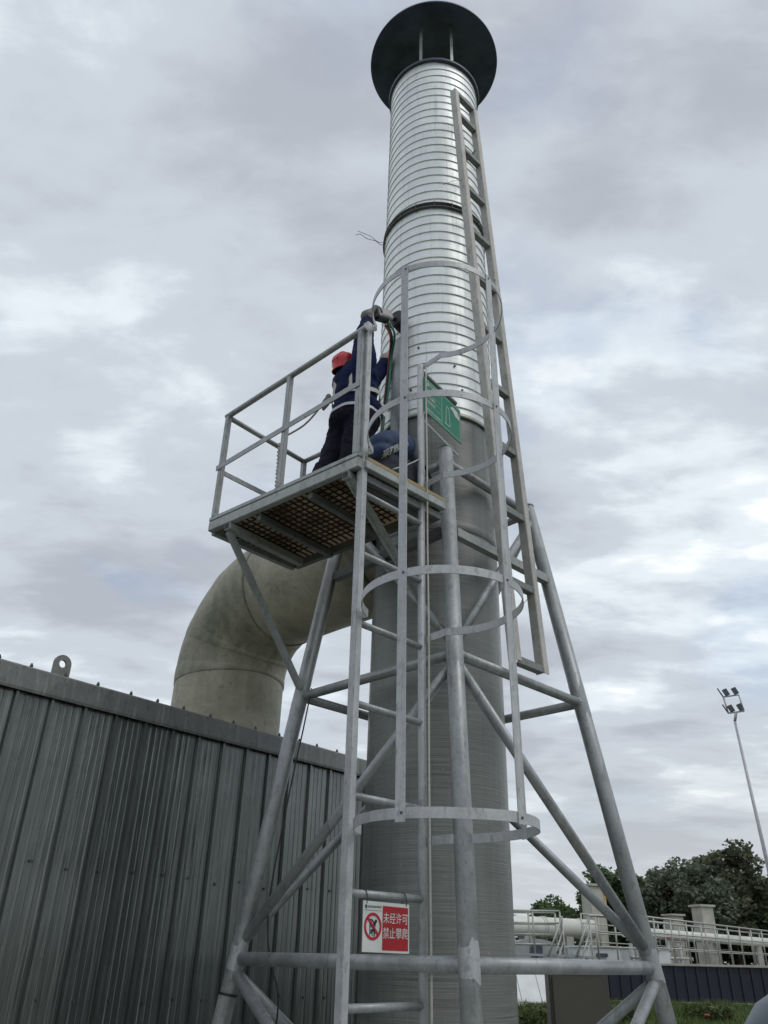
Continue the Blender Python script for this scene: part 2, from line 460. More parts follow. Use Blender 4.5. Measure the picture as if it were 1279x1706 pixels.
# ------------------------------------------------------------------ exhaust stack
LEAN = .009
def ax(z): return V((.446 + LEAN * (z - 4), 6.09, z))
SH = Matrix(((1, 0, LEAN, .446 - 4 * LEAN), (0, 1, 0, 6.09), (0, 0, 1, 0), (0, 0, 0, 1)))     # local (x,y,z) -> leaning stack axis
st = thing('exhaust_stack', ax(0.04), 'tall leaning chimney stack with shiny ribbed metal upper half and black rain cap', 'chimney')
RS = .53
def spiral(z0, z1, r, pitch, name):
    bm = NB(); n = 120
    prof = [(0, .0), (.10, .0006), (.25, .0016), (.37, .0002), (.5, .0018), (.62, .0002), (.76, .0016), (.925, .0), (.938, .009), (.972, .0095), (.985, .0)]
    k = len(prof); tot = int((z1 - z0) / pitch + 2) * k
    rows = []
    for i in range(-k, tot):
        q, s_ = divmod(i, k); row = []
        for j in range(n):
            t = 2 * PI * j / n; z = z0 + pitch * (q + prof[s_][0] + j / n)
            zc = min(z1, max(z0, z))
            rr = r + prof[s_][1] + .0022 * noise.noise(V((math.cos(t) * 2.2, math.sin(t) * 2.2, zc * 2.0)))
            row.append(bm.verts.new(SH @ V((rr * math.cos(t), rr * math.sin(t), zc))))
        rows.append(row)
    N = len(rows)
    def add(vs_):
        zs = [v_.co.z for v_ in vs_]
        if max(zs) - min(zs) < 1e-6: return
        f = bm.faces.new(vs_); f.smooth = True
    for i in range(N - 1):
        for j in range(n):
            if j < n - 1: add((rows[i][j], rows[i][j + 1], rows[i + 1][j + 1], rows[i + 1][j]))
            elif i + k + 1 < N: add((rows[i][j], rows[i + k][0], rows[i + k + 1][0], rows[i + 1][j]))
    bmesh.ops.delete(bm, geom=[v_ for v_ in bm.verts if not v_.link_faces], context='VERTS')
    bmesh.ops.remove_doubles(bm, verts=bm.verts[:], dist=1e-6)
    return part(name, bm, 'spiral_jacket', st)
spiral(8.43, 10.95, RS - .004, .127, 'spiral_duct')
spiral(5.74, 8.37, RS + .004, .122, 'spiral_duct')
bm = NB(); lathe(bm, [(RS - .006 + .0015 * noise.noise(V((0, 0, .05 + i * .075 * 3))), .05 + i * .075) for i in range(77)], 120, SH)
part('shell', bm, 'wound_frp', st, label='dull grey fibre-wound lower shell')
bm = NB(); lathe(bm, [(RS - .004, 4.60), (RS + .0, 4.604), (RS + .0, 4.69), (RS - .004, 4.694)], 120, SH); part('lap_joint', bm, 'wound_frp', st)
bm = NB(); lathe(bm, [(RS + .01, .0401), (RS + .13, .0401), (RS + .13, .075), (RS + .01, .08)], 96, SH); part('base_ring', bm, 'galvanised_dark', st)
bm = NB(); lathe(bm, [(RS + .006, 5.725), (RS + .012, 5.725), (RS + .012, 5.765), (RS + .006, 5.765)], 96, SH); part('jacket_band', bm, 'stainless', st)
# joint flange between the two duct lengths
bm = NB()
lathe(bm, [(RS - .02, 8.355), (RS + .034, 8.365), (RS + .034, 8.375), (RS + .008, 8.378), (RS + .008, 8.424), (RS + .03, 8.427), (RS + .03, 8.437), (RS - .02, 8.445)], 120, SH)
fl = part('flange', bm, 'flange_steel', st)
for k in range(18):
    t = 2 * PI * (k + .3) / 18
    bm = NB(); tube(bm, SH @ V((math.cos(t) * (RS + .022), math.sin(t) * (RS + .022), 8.346)), SH @ V((math.cos(t) * (RS + .022), math.sin(t) * (RS + .022), 8.455)), .006, 6)
    part('bolt', bm, 'bolt', fl)
bm = NB(); path(bm, smooth_pts([(.02, 5.96, 8.44), (-.08, 6.05, 8.36), (-.16, 6.05, 8.42), (-.25, 6.05, 8.45), (-.33, 6.05, 8.52), (-.38, 6.05, 8.5)], 4), .0035, 5); part('loose_wire', bm, 'galvanised_dark', fl)
bm = NB(); path(bm, smooth_pts([(.02, 5.96, 8.42), (-.1, 6.04, 8.38), (-.22, 6.03, 8.47), (-.36, 6.06, 8.58)], 4), .003, 5); part('loose_wire', bm, 'galvanised_dark', fl)
# top collar + hat
bm = NB(); lathe(bm, [(RS - .05, 10.93), (RS + .03, 10.93), (RS + .035, 10.975), (RS + .028, 10.98), (RS + .02, 11.0), (RS - .05, 11.0), (RS - .05, 10.93)], 120, SH); part('top_collar', bm, 'dark_steel', st)
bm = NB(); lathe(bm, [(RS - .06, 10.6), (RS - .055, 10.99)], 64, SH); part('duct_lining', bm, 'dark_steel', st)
bm = NB(); lathe(bm, [(.0005, 12.02), (.4, 11.89), (.815, 11.735), (.82, 11.70), (.81, 11.70), (.80, 11.72), (.4, 11.87), (.0005, 12.0)], 96, SH); hat = part('rain_cap', bm, 'cap_paint', st)
for t in (-112, -68, 22, 112, 158):
    t = math.radians(t); r = RS - .03
    bm = NB(); p0 = SH @ V((math.cos(t) * r, math.sin(t) * r, 10.95)); p1 = SH @ V((math.cos(t) * r, math.sin(t) * r, 11.84))
    bar(bm, p0, p1, .035, .012, (math.cos(t), math.sin(t), 0)); part('cap_strut', bm, 'galvanised_rail', hat)
# sampling port with black clamp, measuring plate, screw holes
def rad(t, r, z): return SH @ V((math.cos(t) * r, math.sin(t) * r, z))
tp = math.radians(-129)
bm = NB(); tube(bm, rad(tp, RS - .02, 6.83), rad(tp, RS + .10, 6.85), .062, 20); tube(bm, rad(tp, RS + .10, 6.85), rad(tp, RS + .125, 6.852), .095, 20)
part('sampling_port', bm, 'black_rubber', st)
bm = NB(); a0, a1 = math.radians(-139), math.radians(-121); n = 10
g = [[bm.verts.new(rad(a0 + (a1 - a0) * i / n, RS + .016 + d, z)) for i in range(n + 1)] for z, d in ((5.2, 0), (6.70, 0), (6.70, .012), (5.2, .012))]
for q in range(4):
    for i in range(n): bm.faces.new((g[q][i], g[q][i + 1], g[(q + 1) % 4][i + 1], g[(q + 1) % 4][i]))
for i in (0, n): bm.faces.new([g[q][i] for q in range(4)])
part('cover_plate', bm, 'galvanised', st)
for td, z in ((-74.4, 6.283), (-67, 6.028), (-117.6, 6.03), (-97, 6.02), (-140, 6.28), (-110, 6.5)):
    t = math.radians(td); bm = NB(); tube(bm, rad(t, RS, z), rad(t, RS + .016, z), .011, 8); part('screw', bm, 'bolt', st)

# ------------------------------------------------------------------ elbow duct
DU = V((math.cos(math.radians(135.2)), math.sin(math.radians(135.2)), 0)); DW = V((-DU.y, DU.x, 0)); Z = V((0, 0, 1))
C0 = V((.4766, 6.09, 0)); DR = .562; ZH = 4.892; RB = .809; T = 2.913
ed = thing('elbow_duct', C0 + DU * T + Z * 3.2, 'fat stained fibreglass elbow pipe bending down from the chimney into the shed roof', 'pipe')
def ring_at(bm, c, n1, n2, r, n=72): return [bm.verts.new(c + (n1 * math.cos(2 * PI * k / n) + n2 * math.sin(2 * PI * k / n)) * r) for k in range(n)]
def skinrings(bm, rings):
    for A, B in zip(rings, rings[1:]):
        n = len(A)
        for k in range(n):
            f = bm.faces.new((A[k], A[(k + 1) % n], B[(k + 1) % n], B[k])); f.smooth = True
def lump(p): return .012 * noise.noise(p * 2.1) + .005 * noise.noise(p * 7)
def lumpy(bm):
    for v_ in bm.verts: v_.co += V((noise.noise(v_.co * 1.9), noise.noise(v_.co * 1.9 + V((9, 1, 4))), noise.noise(v_.co * 1.9 + V((3, 8, 2))))) * .011
bm = NB(); skinrings(bm, [ring_at(bm, C0 + DU * s + Z * ZH, DW, Z, DR) for s in (.30, .6, .9, 1.2, 1.5, 1.8, 2.1, 2.13)]); lumpy(bm); part('horizontal_pipe', bm, 'pale_frp', ed)
bm = NB(); R_ = []
for i in range(37):
    b = PI / 2 * i / 36; c = C0 + DU * (T - RB + RB * math.sin(b)) + Z * (ZH - RB + RB * math.cos(b)); n2 = DU * math.sin(b) + Z * math.cos(b)
    R_.append(ring_at(bm, c, DW, n2, DR + .006))
skinrings(bm, R_); lumpy(bm); el = part('bend', bm, 'weathered_frp', ed)
for b0 in (.02, .5, 1.06, PI / 2 - .02):          # laminated joint wraps
    bm = NB(); R_ = []
    for i, (db, dr) in enumerate(((-.085, .0065), (-.07, .009), (-.03, .0115), (.03, .0115), (.07, .009), (.085, .0065))):
        b = b0 + db; c = C0 + DU * (T - RB + RB * math.sin(b)) + Z * (ZH - RB + RB * math.cos(b)); n2 = DU * math.sin(b) + Z * math.cos(b)
        R_.append(ring_at(bm, c, DW, n2, DR + dr))
    skinrings(bm, R_); lumpy(bm); part('joint_wrap', bm, 'weathered_frp', el)
bm = NB(); skinrings(bm, [ring_at(bm, C0 + DU * T + Z * z, DW, DU, DR) for z in (4.085, 3.8, 3.5, 3.2, 3.0)]); lumpy(bm); part('vertical_pipe', bm, 'pale_frp', ed)
bm = NB(); R_ = []
R_ = [ring_at(bm, C0 + DU * s + Z * ZH, DW, Z, DR + d) for s, d in ((.52, .035), (.60, .035), (.60, .0), (.52, .0))]
skinrings(bm, R_ + [R_[0]]); part('nozzle_flange', bm, 'weathered_frp', ed)

# ------------------------------------------------------------------ metal clad shed
WU = V((math.sin(math.radians(40)), math.cos(math.radians(40)), 0)); WN = V((WU.y, -WU.x, 0)); WK = -5.5
def wp(s, z, o=0.0): return WU * s + WN * (WK + o) + Z * z
sh = thing('metal_shed', wp(4.2, 0), 'dark grey metal clad equipment shed with ribbed wall panels and a pale roof flashing', 'building')
PW = .27; S0, S1 = .92, 7.67
npan = int(round((S1 - S0) / PW))
bm = NB(); prof = [(0, 0), (.004, .0), (.012, .026), (.034, .026), (.042, 0), (.085, 0), (.09, .004), (.096, 0), (.14, 0), (.145, .004), (.151, 0), (.195, 0), (.2, .004), (.206, 0), (.243, 0), (.25, .002), (.268, .002)]
for (a, d), (b, d2) in zip(prof, prof[1:]):
    v4 = [bm.verts.new(p) for p in (WU * a + WN * d + Z * .06, WU * b + WN * d2 + Z * .06, WU * b + WN * d2 + Z * 3.27, WU * a + WN * d + Z * 3.27)]
    bm.faces.new(v4)
pan = part('wall_panel', bm, 'cladding', sh)
pan.matrix_parent_inverse = Matrix(); pan.location = wp(S0, 0) - sh.location
for i in range(1, npan):
    c_ = child_copy(pan, sh, wp(S0 + PW * i, 0, rnd.uniform(-.001, .001)) - sh.location)
bm = NB()      # backing box and roof
a, b, c, d = wp(S0, 0, -.02), wp(S1, 0, -.02), wp(S1, 0, -3.2), wp(S0, 0, -3.2)
hexa(bm, [p + Z * .05 for p in (a, b, c, d)] + [p + Z * 3.18 for p in (a, b, c, d)]); part('wall_core', bm, 'cladding', sh)
bm = NB(); a, b, c, d = wp(S0 - .05, 0, .0), wp(S1 + .05, 0, .0), wp(S1 + .05, 0, -3.3), wp(S0 - .05, 0, -3.3)
hexa(bm, [p + Z * 3.285 for p in (a, b, c, d)] + [p + Z * 3.345 for p in (a, b, c, d)]); part('roof', bm, 'flashing', sh)
# flashing in overlapping lengths, each slightly uneven
s = S0 - .06; L = 1.9
while s < S1:
    e1 = min(s + L, S1 + .06); bm = NB(); dz = rnd.uniform(-.006, .006)
    nseg = 10; rows = []
    for k in range(nseg + 1):
        q = s + (e1 + .03 - s) * k / nseg; wv = .004 * noise.noise(V((q * 4, 2, 1)))
        rows.append([bm.verts.new(wp(q, z + dz, o + wv)) for z, o in ((3.195, .034), (3.19, .05), (3.21, .056), (3.355, .052), (3.368, .04), (3.372, -.25))])
    for A, B in zip(rows, rows[1:]):
        for k in range(5): bm.faces.new((A[k], A[k + 1], B[k + 1], B[k]))
    part('roof_flashing', bm, 'flashing', sh); s += L
bm = NB(); bar(bm, wp(S0, 3.225, .044), wp(S1, 3.225, .044), .012, .03, Z); part('drip_trim', bm, 'galvanised_dark', sh)
sb = NB(); tube(sb, (0, 0, 0), (0, 0, .014), .013, 8); tube(sb, (0, 0, .014), (0, 0, .026), .008, 8)
scr = part('roof_screw', sb, 'bolt', sh); scr.matrix_parent_inverse = Matrix(); scr.location = wp(S0 + .1, 3.37, .02) - sh.location
for i in range(1, npan): child_copy(scr, sh, wp(S0 + .1 + PW * i + rnd.uniform(-.03, .03), 3.37, .02) - sh.location)
fb = NB(); tube(fb, WN * 0, WN * .012, .010, 8)
fs = part('wall_screw', fb, 'bolt', sh); fs.matrix_parent_inverse = Matrix(); fs.location = wp(S0 + .2, 1.2, .004) - sh.location
for i in range(1, npan):
    for z in (.5, 1.3, 2.1): child_copy(fs, sh, wp(S0 + .115 + PW * i + rnd.uniform(-.02, .02), z + rnd.uniform(-.02, .02), .001) - sh.location)
# lifting lug
bm = NB(); n = 28; ls, lz, lr = 2.845, 3.455, .068
ow = []; iw = []
outer = [(-lr, -.16)] + [(lr * math.cos(PI - PI * k / 16), lr * math.sin(PI - PI * k / 16)) for k in range(17)] + [(lr, -.16)]
for o in (-.012, .012):
    O_ = [bm.verts.new(wp(ls + x, lz + y, .012 + o)) for x, y in outer]
    I_ = [bm.verts.new(wp(ls + .03 * math.cos(-PI * .75 + 2 * PI * -k / 19), lz + .03 * math.sin(-PI * .75 + 2 * PI * -k / 19), .012 + o)) for k in range(19)]
    ow.append(O_); iw.append(I_)
m_ = len(outer)
for O_, I_ in zip(ow, iw):
    for k in range(m_): bm.faces.new((O_[k], O_[(k + 1) % m_], I_[(k + 1) % m_], I_[k]))
for L_ in (ow, iw):
    for k in range(m_): bm.faces.new((L_[0][k], L_[0][(k + 1) % m_], L_[1][(k + 1) % m_], L_[1][k]))
part('lifting_lug', bm, 'galvanised_dark', sh)

# ------------------------------------------------------------------ support tower
CT = V((.4766, 6.09, 0))
def la(z): return 1.66 - .168 * z
DIRS = {'F': V((0.012, -1, 0)), 'L': V((-1, 0, 0)), 'R': V((1, 0, 0)), 'B': V((0, 1, 0))}
def leg(k, z): return CT + DIRS[k] * la(z) + Z * z
tw = thing('pipe_support_tower', CT, 'four-legged lattice tower of galvanised pipe standing round the chimney', 'tower')
def pipe_part(name, a, b, r, n=16, m='galvanised', parent=None):
    bm = NB(); tube(bm, a, b, r, n); return part(name, bm, m, parent or tw)
TOPZ = {'F': 5.19, 'R': 5.12, 'L': 5.12, 'B': 5.12}
for k in 'FLRB':
    lg = pipe_part('leg', leg(k, .04), leg(k, TOPZ[k]), .057, 20)
    bm = NB(); tube(bm, leg(k, TOPZ[k]) - Z * .004, leg(k, TOPZ[k]) + Z * .012, .060, 20); part('leg_cap', bm, 'galvanised', lg)
    bm = NB(); c = leg(k, 0); box(bm, (c.x, c.y, .05), (.26, .26, .02)); part('foot_plate', bm, 'galvanised_dark', lg)
    bm = NB(); d = (leg(k, 1.3) - leg(k, 1.2)).normalized(); c = leg(k, 1.36)
    if k == 'L':
        tube(bm, c, c + d * .012, .062, 20); part('pipe_band', bm, 'black_rubber', lg)
        bm = NB(); tube(bm, leg(k, .06), leg(k, 1.355), .0605, 20); part('leg_sleeve', bm, 'galvanised_dark', lg)
    else: bm.free()
def between(k1, z1, k2, z2, r, name, g=.05):
    a, b = leg(k1, z1), leg(k2, z2); d = (b - a).normalized(); return pipe_part(name, a + d * g, b - d * g, r)
for a, b in ('FR', 'FL', 'LB', 'BR'):
    between(a, 5.05, b, 5.05, .034, 'top_ring_pipe')
    between(a, 3.358, b, 3.358, .035, 'middle_ring_pipe')
    between(a, 1.571, b, 1.571, .041, 'lower_ring_pipe')
for a, b in ('FR', 'FL', 'BR', 'BL'):
    between(a, 3.31, b, 1.66, .035, 'diagonal_brace')         # falls from front/back to the side legs
    between(a, 3.42, b, 4.98, .031, 'diagonal_brace')
    between(b, 1.50, a, .15, .037, 'diagonal_brace')
# square beams just under the deck level
bm = NB(); bar(bm, leg('F', 4.38) + V((.05, .05, 0)), leg('R', 4.40) - V((.02, .03, 0)), .06, .07, Z); part('square_beam', bm, 'frame_steel', tw)
bm = NB(); bar(bm, leg('F', 4.38) + V((-.05, .05, 0)), leg('L', 4.38) + V((.05, -.03, 0)), .06, .07, Z); part('square_beam', bm, 'beam_steel', tw)
# weld beads at the front joints
for k in 'FLRB':
    for z in (1.571, 3.358, 5.05):
        for k2 in ({'F': 'RL', 'B': 'RL', 'L': 'FB', 'R': 'FB'}[k]):
            d = (leg(k2, z) - leg(k, z)).normalized(); bm = NB(); p = leg(k, z) + d * .052
            bmesh.ops.create_uvsphere(bm, u_segments=12, v_segments=6, radius=.043, matrix=Matrix.Translation(p) @ d.to_track_quat('Z', 'Y').to_matrix().to_4x4() @ Matrix.Diagonal((1, 1, .35, 1)))
            part('weld', bm, 'silver_paint', tw)

for k in 'FLR':
    for z, hh in ((1.571, .16), (3.358, .22)):
        bm = NB(); n = 24; d = (leg(k, z + .1) - leg(k, z)).normalized(); x, y = frame(d); lo_, hi_ = [], []
        for i in range(n):
            t = 2 * PI * i / n; o_ = x * math.cos(t) + y * math.sin(t)
            r1 = noise.noise(V((math.cos(t) * 2, math.sin(t) * 2, z * 5))); r2 = noise.noise(V((math.cos(t) * 2, math.sin(t) * 2, z * 9 + 4)))
            lo_.append(bm.verts.new(leg(k, z) - d * (hh * .45 * (1 + .9 * r1)) + o_ * .0582)); hi_.append(bm.verts.new(leg(k, z) + d * (hh * .55 * (1 + .9 * r2)) + o_ * .0582))
        for i in range(n):
            f = bm.faces.new((lo_[i], lo_[(i + 1) % n], hi_[(i + 1) % n], hi_[i])); f.smooth = True
        part('paint_patch', bm, 'silver_paint', tw)

# ------------------------------------------------------------------ working platform
A, B, D_ = V((-.165, 4.47, 0)), V((-1.357, 5.462, 0)), V((.44, 5.045, 0)); C = V((-.76, 6.10, 0))
pf = thing('work_platform', (A + C) / 2 + Z * 4.46, 'railed steel work platform with rusty mesh floor bracketed to the tower', 'platform')
ZT, ZB = 4.555, 4.465
f_ab = (B - A).normalized(); f_ad = (D_ - A).normalized(); inn = f_ad
def pbar(name, a, b, wx, wy, m, up=Z, parent=None, bevel=.004):
    bm = NB(); bar(bm, a, b, wx, wy, up); return part(name, bm, m, parent or pf, bevel)
pbar('edge_beam', A + Z * 4.505, B + Z * 4.505, .05, .08, 'frame_steel')
pbar('edge_beam', B + Z * 4.5 + f_ab * .0 + inn * .027, C + Z * 4.5, .05, .088, 'frame_steel')
pbar('edge_beam', A + Z * 4.502 + inn * .03, D_ + Z * 4.502, .048, .062, 'frame_steel')
pbar('edge_beam', C + Z * 4.498 - f_ab * .03, D_ + Z * 4.498 + f_ab * .03, .05, .075, 'beam_steel')
pbar('toe_board', A + Z * 4.567 - f_ab * .005 - inn * .012, B + Z * 4.567 - inn * .012, .03, .035, 'frame_steel')
pbar('wood_plank', A + Z * 4.563 + inn * .045 + f_ab * .05, D_ + Z * 4.563 + f_ab * .05 + inn * .03, .11, .035, 'plank_wood')
# channel under the ladder side
pbar('channel_beam', A + Z * 4.432 + inn * .03 + f_ab * .05, D_ + Z * 4.432 + f_ab * .05, .05, .06, 'beam_steel')
pbar('channel_beam', A + Z * 4.40 + inn * .03 + f_ab * .10, D_ + Z * 4.40 + f_ab * .10, .06, .008, 'beam_steel')
# cross tubes under the deck
per = V((-f_ab.y, f_ab.x, 0))
if per.dot(C - A) < 0: per = -per
ends = {}
for nm, t, y0, l, wd, hh, zz_ in (('cross_tube', .845, -.03, .80, .06, .06, 4.432), ('cross_tube', .07, -.03, .80, .06, .06, 4.432), ('cross_beam', .66, .03, .80, .05, .05, 4.44), ('cross_beam', .32, .03, .80, .05, .05, 4.44)):
    p = A + (B - A) * t + Z * zz_
    bm = NB(); bar(bm, p + per * y0, p + per * (y0 + l), wd, hh, Z); o = part(nm, bm, 'frame_steel' if nm == 'cross_tube' else 'beam_steel', pf, .004)
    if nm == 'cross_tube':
        bm = NB(); bar(bm, p + per * (y0 - .0015), p + per * (y0 + .02), wd - .014, hh - .014, Z); part('tube_mouth_shade', bm, 'black_rubber', o)  # black plug: the shade inside the open tube end, put in as colour
        ends[t] = p + per * y0
# boards above, mesh below
bm = NB(); ins = .03
q4 = [A + (f_ab + per) * ins, B + (-f_ab + per) * ins, C - per * .0 - f_ab * ins, D_ + f_ab * ins]
hexa(bm, [p + Z * 4.522 for p in q4] + [p + Z * 4.545 for p in q4]); part('deck_board', bm, 'deck_board', pf)
bm = NB(); LAB = (B - A).length; W_ = .84; cell = .058
def inside(u, v):     # u along AB, v across (deck depth differs a little between the two ends)
    return v
n = int(LAB / cell)
for i in range(1, n):
    u = i * cell; vm = .74 + .10 * (u / LAB)
    bar(bm, A + f_ab * u + per * .03 + Z * 4.503, A + f_ab * u + per * vm + Z * 4.503, .005, .014, Z)
for j in range(1, int(.8 / cell)):
    v = j * cell
    bar(bm, A + f_ab * .03 + per * v + Z * 4.5, B - f_ab * .03 + per * v + Z * 4.5, .005, .012, Z)
stuff(part('floor_mesh', bm, 'rust_mesh', pf))
# brackets
pbar('bracket_brace', ends[.845] + per * .03 - Z * .03, leg('L', 3.40) + V((.0, -.09, .0)), .06, .012, 'frame_steel', f_ab)
pbar('bracket_brace', ends[.845] + per * .03 - Z * .03 + f_ab * .026 , leg('L', 3.40) + V((.0, -.09, .0)) + f_ab * .026, .008, .05, 'frame_steel', f_ab)
mq = leg('F', 3.42).lerp(leg('L', 4.98), .25)
pbar('bracket_brace', ends[.07] + per * .03 - Z * .03, mq + V((.0, -.05, 0)), .06, .012, 'frame_steel', f_ab)
pbar('bracket_brace', ends[.07] + per * .03 - Z * .03 - f_ab * .03, mq + V((0, -.05, 0)) - f_ab * .03, .008, .06, 'frame_steel', f_ab)
# railings
RT = 5.63
def post(p, z0, z1, wd=.042): return pbar('rail_post', p + Z * z0, p + Z * z1, wd, wd, 'galvanised_rail', f_ab)
pA = A - f_ab * (-.045); pB = B - f_ab * .03; pM = A + (B - A) * .51
pC = C - per * .02 - f_ab * .04
post(pA, 4.59, 5.69); post(pB, 4.59, RT - .07); post(pM, 4.59, RT); post(pC, 4.53, 5.52)
bm = NB(); tube(bm, pA + Z * 5.71 - f_ab * .05, pB + Z * 5.575 + f_ab * .03, .024, 14); part('hand_rail', bm, 'galvanised_rail', pf)
bm = NB(); tube(bm, pB + Z * 5.56, pC + Z * 5.53, .022, 14); part('hand_rail', bm, 'galvanised_rail', pf)
bm = NB(); tube(bm, pC + Z * 5.53, pC + Z * 5.53 - f_ab * .55, .022, 14); part('hand_rail', bm, 'galvanised_rail', pf)
pbar('mid_rail', pA + Z * 5.18 - per * .025 - f_ab * .03, pB + Z * 5.045 - per * .025 + f_ab * .04, .008, .055, 'galvanised_rail')
pbar('mid_rail', pB + Z * 5.03 + f_ab * .024, pC + Z * 5.02 + f_ab * .024, .008, .05, 'galvanised_rail')
# outward facing guard bar beyond the ladder that carries the green sign
gr = V((.268, 4.94, 0)); GU = (V((.577, 5.36, 0)) - gr).normalized(); GN = V((GU.y, -GU.x, 0))
bm = NB(); tube(bm, gr + Z * 5.69 + GU * .03, gr + GU * .53 + Z * 5.70, .022, 12); part('guard_bar', bm, 'galvanised_dark', pf)
pbar('sign_stay', gr + GU * .02 + Z * 5.235, gr + GU * .56 + Z * 5.19, .006, .03, 'galvanised_rail')
pbar('sign_stay', gr + GU * .535 + Z * 5.72 - GN * .02, gr + GU * .535 + Z * 5.06 - GN * .02, .02, .02, 'galvanised_rail')

# ------------------------------------------------------------------ caged ladder
PL, PR = V((-.153, 4.516, 0)), V((.268, 4.94, 0)); LUv = (PR - PL).normalized(); LN = V((LUv.y, -LUv.x, 0))
cl = thing('caged_ladder', (PL + PR) / 2 + Z * .04, 'upright pipe-rung ladder inside hoops of flat bar, leading up to the platform', 'ladder')
for p, zt in ((PL, 5.79), (PR, 5.75)):
    bm = NB()
    if p is PL: bar(bm, p + Z * .04, p + Z * zt, .05, .05, LUv)
    else: tube(bm, p + Z * .04, p + Z * zt, .026, 16)
    part('side_rail', bm, 'galvanised_pale', cl, .003 if p is PL else 0)
for z in (4.296, 3.847, 3.374, 2.878, 2.367, 1.886, 1.376, .88, .39):
    bm = NB(); tube(bm, PL + LUv * .02 + Z * z, PR - LUv * .012 + Z * z, .021, 14); part('rung', bm, 'galvanised', cl)
HC = V((.355, 4.325, 0)); HR = .475
aL = math.atan2(PL.y - HC.y, PL.x - HC.x); aR = math.atan2(PR.y - HC.y, PR.x - HC.x)
def hoop(z, hh):
    bm = NB(); rows = []
    a0 = math.radians(158) ; a1 = math.radians(82) + 2 * PI; pts = [PL + LN * .0 + LUv * .02]
    n = 60
    for i in range(n + 1):
        t = a0 + (a1 - a0) * i / n; pts.append(HC + V((math.cos(t) * HR, math.sin(t) * HR, 0)))
    pts.append(PR + LUv * .02)
    pts = [V((p.x, p.y, 0)) for p in pts]
    for i, p in enumerate(pts):
        d = (pts[min(i + 1, len(pts) - 1)] - pts[max(i - 1, 0)]).normalized(); nn = V((-d.y, d.x, 0)) * .003
        wob = .006 * noise.noise(p * 3 + V((0, 0, z)))
        rows.append([bm.verts.new(p + nn * s_ + Z * (z + h_ + wob)) for s_, h_ in ((-1, -hh / 2), (1, -hh / 2), (1, hh / 2), (-1, hh / 2))])
    for P_, Q_ in zip(rows, rows[1:]):
        for k in range(4): bm.faces.new((P_[k], P_[(k + 1) % 4], Q_[(k + 1) % 4], Q_[k]))
    bm.faces.new(rows[0]); bm.faces.new(rows[-1][::-1])
    ho = part('hoop', bm, 'galvanised_pale', cl)
    for t in (-120, -46, 22):
        t = math.radians(t); p = HC + V((math.cos(t), math.sin(t), 0)) * (HR + .004); bm = NB(); tube(bm, p + Z * z, p + Z * z + V((math.cos(t), math.sin(t), 0)) * .01, .007, 8); part('bolt', bm, 'bolt', ho)
for z in (5.735, 4.625, 3.43, 2.19): hoop(z, .05)
for t, z0, z1 in ((-121, 2.15, 5.77), (-46, 2.16, 5.76), (22, 2.16, 5.76)):
    t = math.radians(t); r_ = V((math.cos(t), math.sin(t), 0)); p = HC + r_ * (HR + (-.006 if t > 0 else .006)); bm = NB()
    tng = V((-r_.y, r_.x, 0)); bar(bm, p + Z * z0, p + Z * z1, .006, .052, tng); part('cage_bar', bm, 'galvanised_pale', cl)

# ------------------------------------------------------------------ angle iron ladder high on the stack
def al(side, z):
    dz = 9.5 - z; x, y = ((.678, 5.321), (.912, 5.550))[side]; return V((x + .04 * dz, y - .006 * dz, z))
AU = (al(1, 5) - al(0, 5)).normalized(); AN = V((AU.y, -AU.x, 0))
an = thing('angle_iron_ladder', al(0, 3.4).lerp(al(1, 3.4), .5), 'slim angle-iron ladder fixed to the upper chimney, its open foot hanging clear', 'ladder')
for s_ in (0, 1):
    bm = NB(); a, b = al(s_, 3.42 if s_ == 0 else 3.40), al(s_, 10.02); o = AU * (.0 if s_ == 0 else .0)
    bar(bm, a, b, .008, .07, AN.cross(Z) if False else AN); r_ = part('side_rail', bm, 'angle_iron', an)
    bm = NB(); bar(bm, a - AN * -.034 + AU * .03, b + AN * .034 + AU * .03, .055, .006, AN); part('rail_flange', bm, 'angle_iron', r_)
zs = [9.99, 9.61] + [9.024 - .625 * i for i in range(9)] + [3.405]
for z in zs:
    a, b = al(0, z) + AU * .02, al(1, z) + AU * .0; bm = NB(); bar(bm, a, b, .055, .005, Z); rg = part('rung', bm, 'galvanised_dark', an)
    bm = NB(); bar(bm, a + AN * .027 + Z * .026, b + AN * .027 + Z * .026, .005, .05, Z); part('rung_flange', bm, 'galvanised_dark', rg)
for z in (9.3, 6.0):
    for s_ in (1,):
        p = al(s_, z); c = ax(z); d = V((c.x - p.x, c.y - p.y, 0)); l = d.length - RS; d.normalize()
        bm = NB(); bar(bm, p, p + d * (l + .01), .03, .006, Z); part('stand_off', bm, 'angle_iron', an)
for z, dx in ((8.5, -.20), (4.75, -.10), (4.0, -.08)):
    p = al(1, z) if z < 6 else al(0, z); bm = NB(); path(bm, smooth_pts([p, p + V((dx * .5, -.01, -.03)), p + V((dx, 0, -.08))], 4), .002, 5); part('tie_wire', bm, 'hose_black', an)

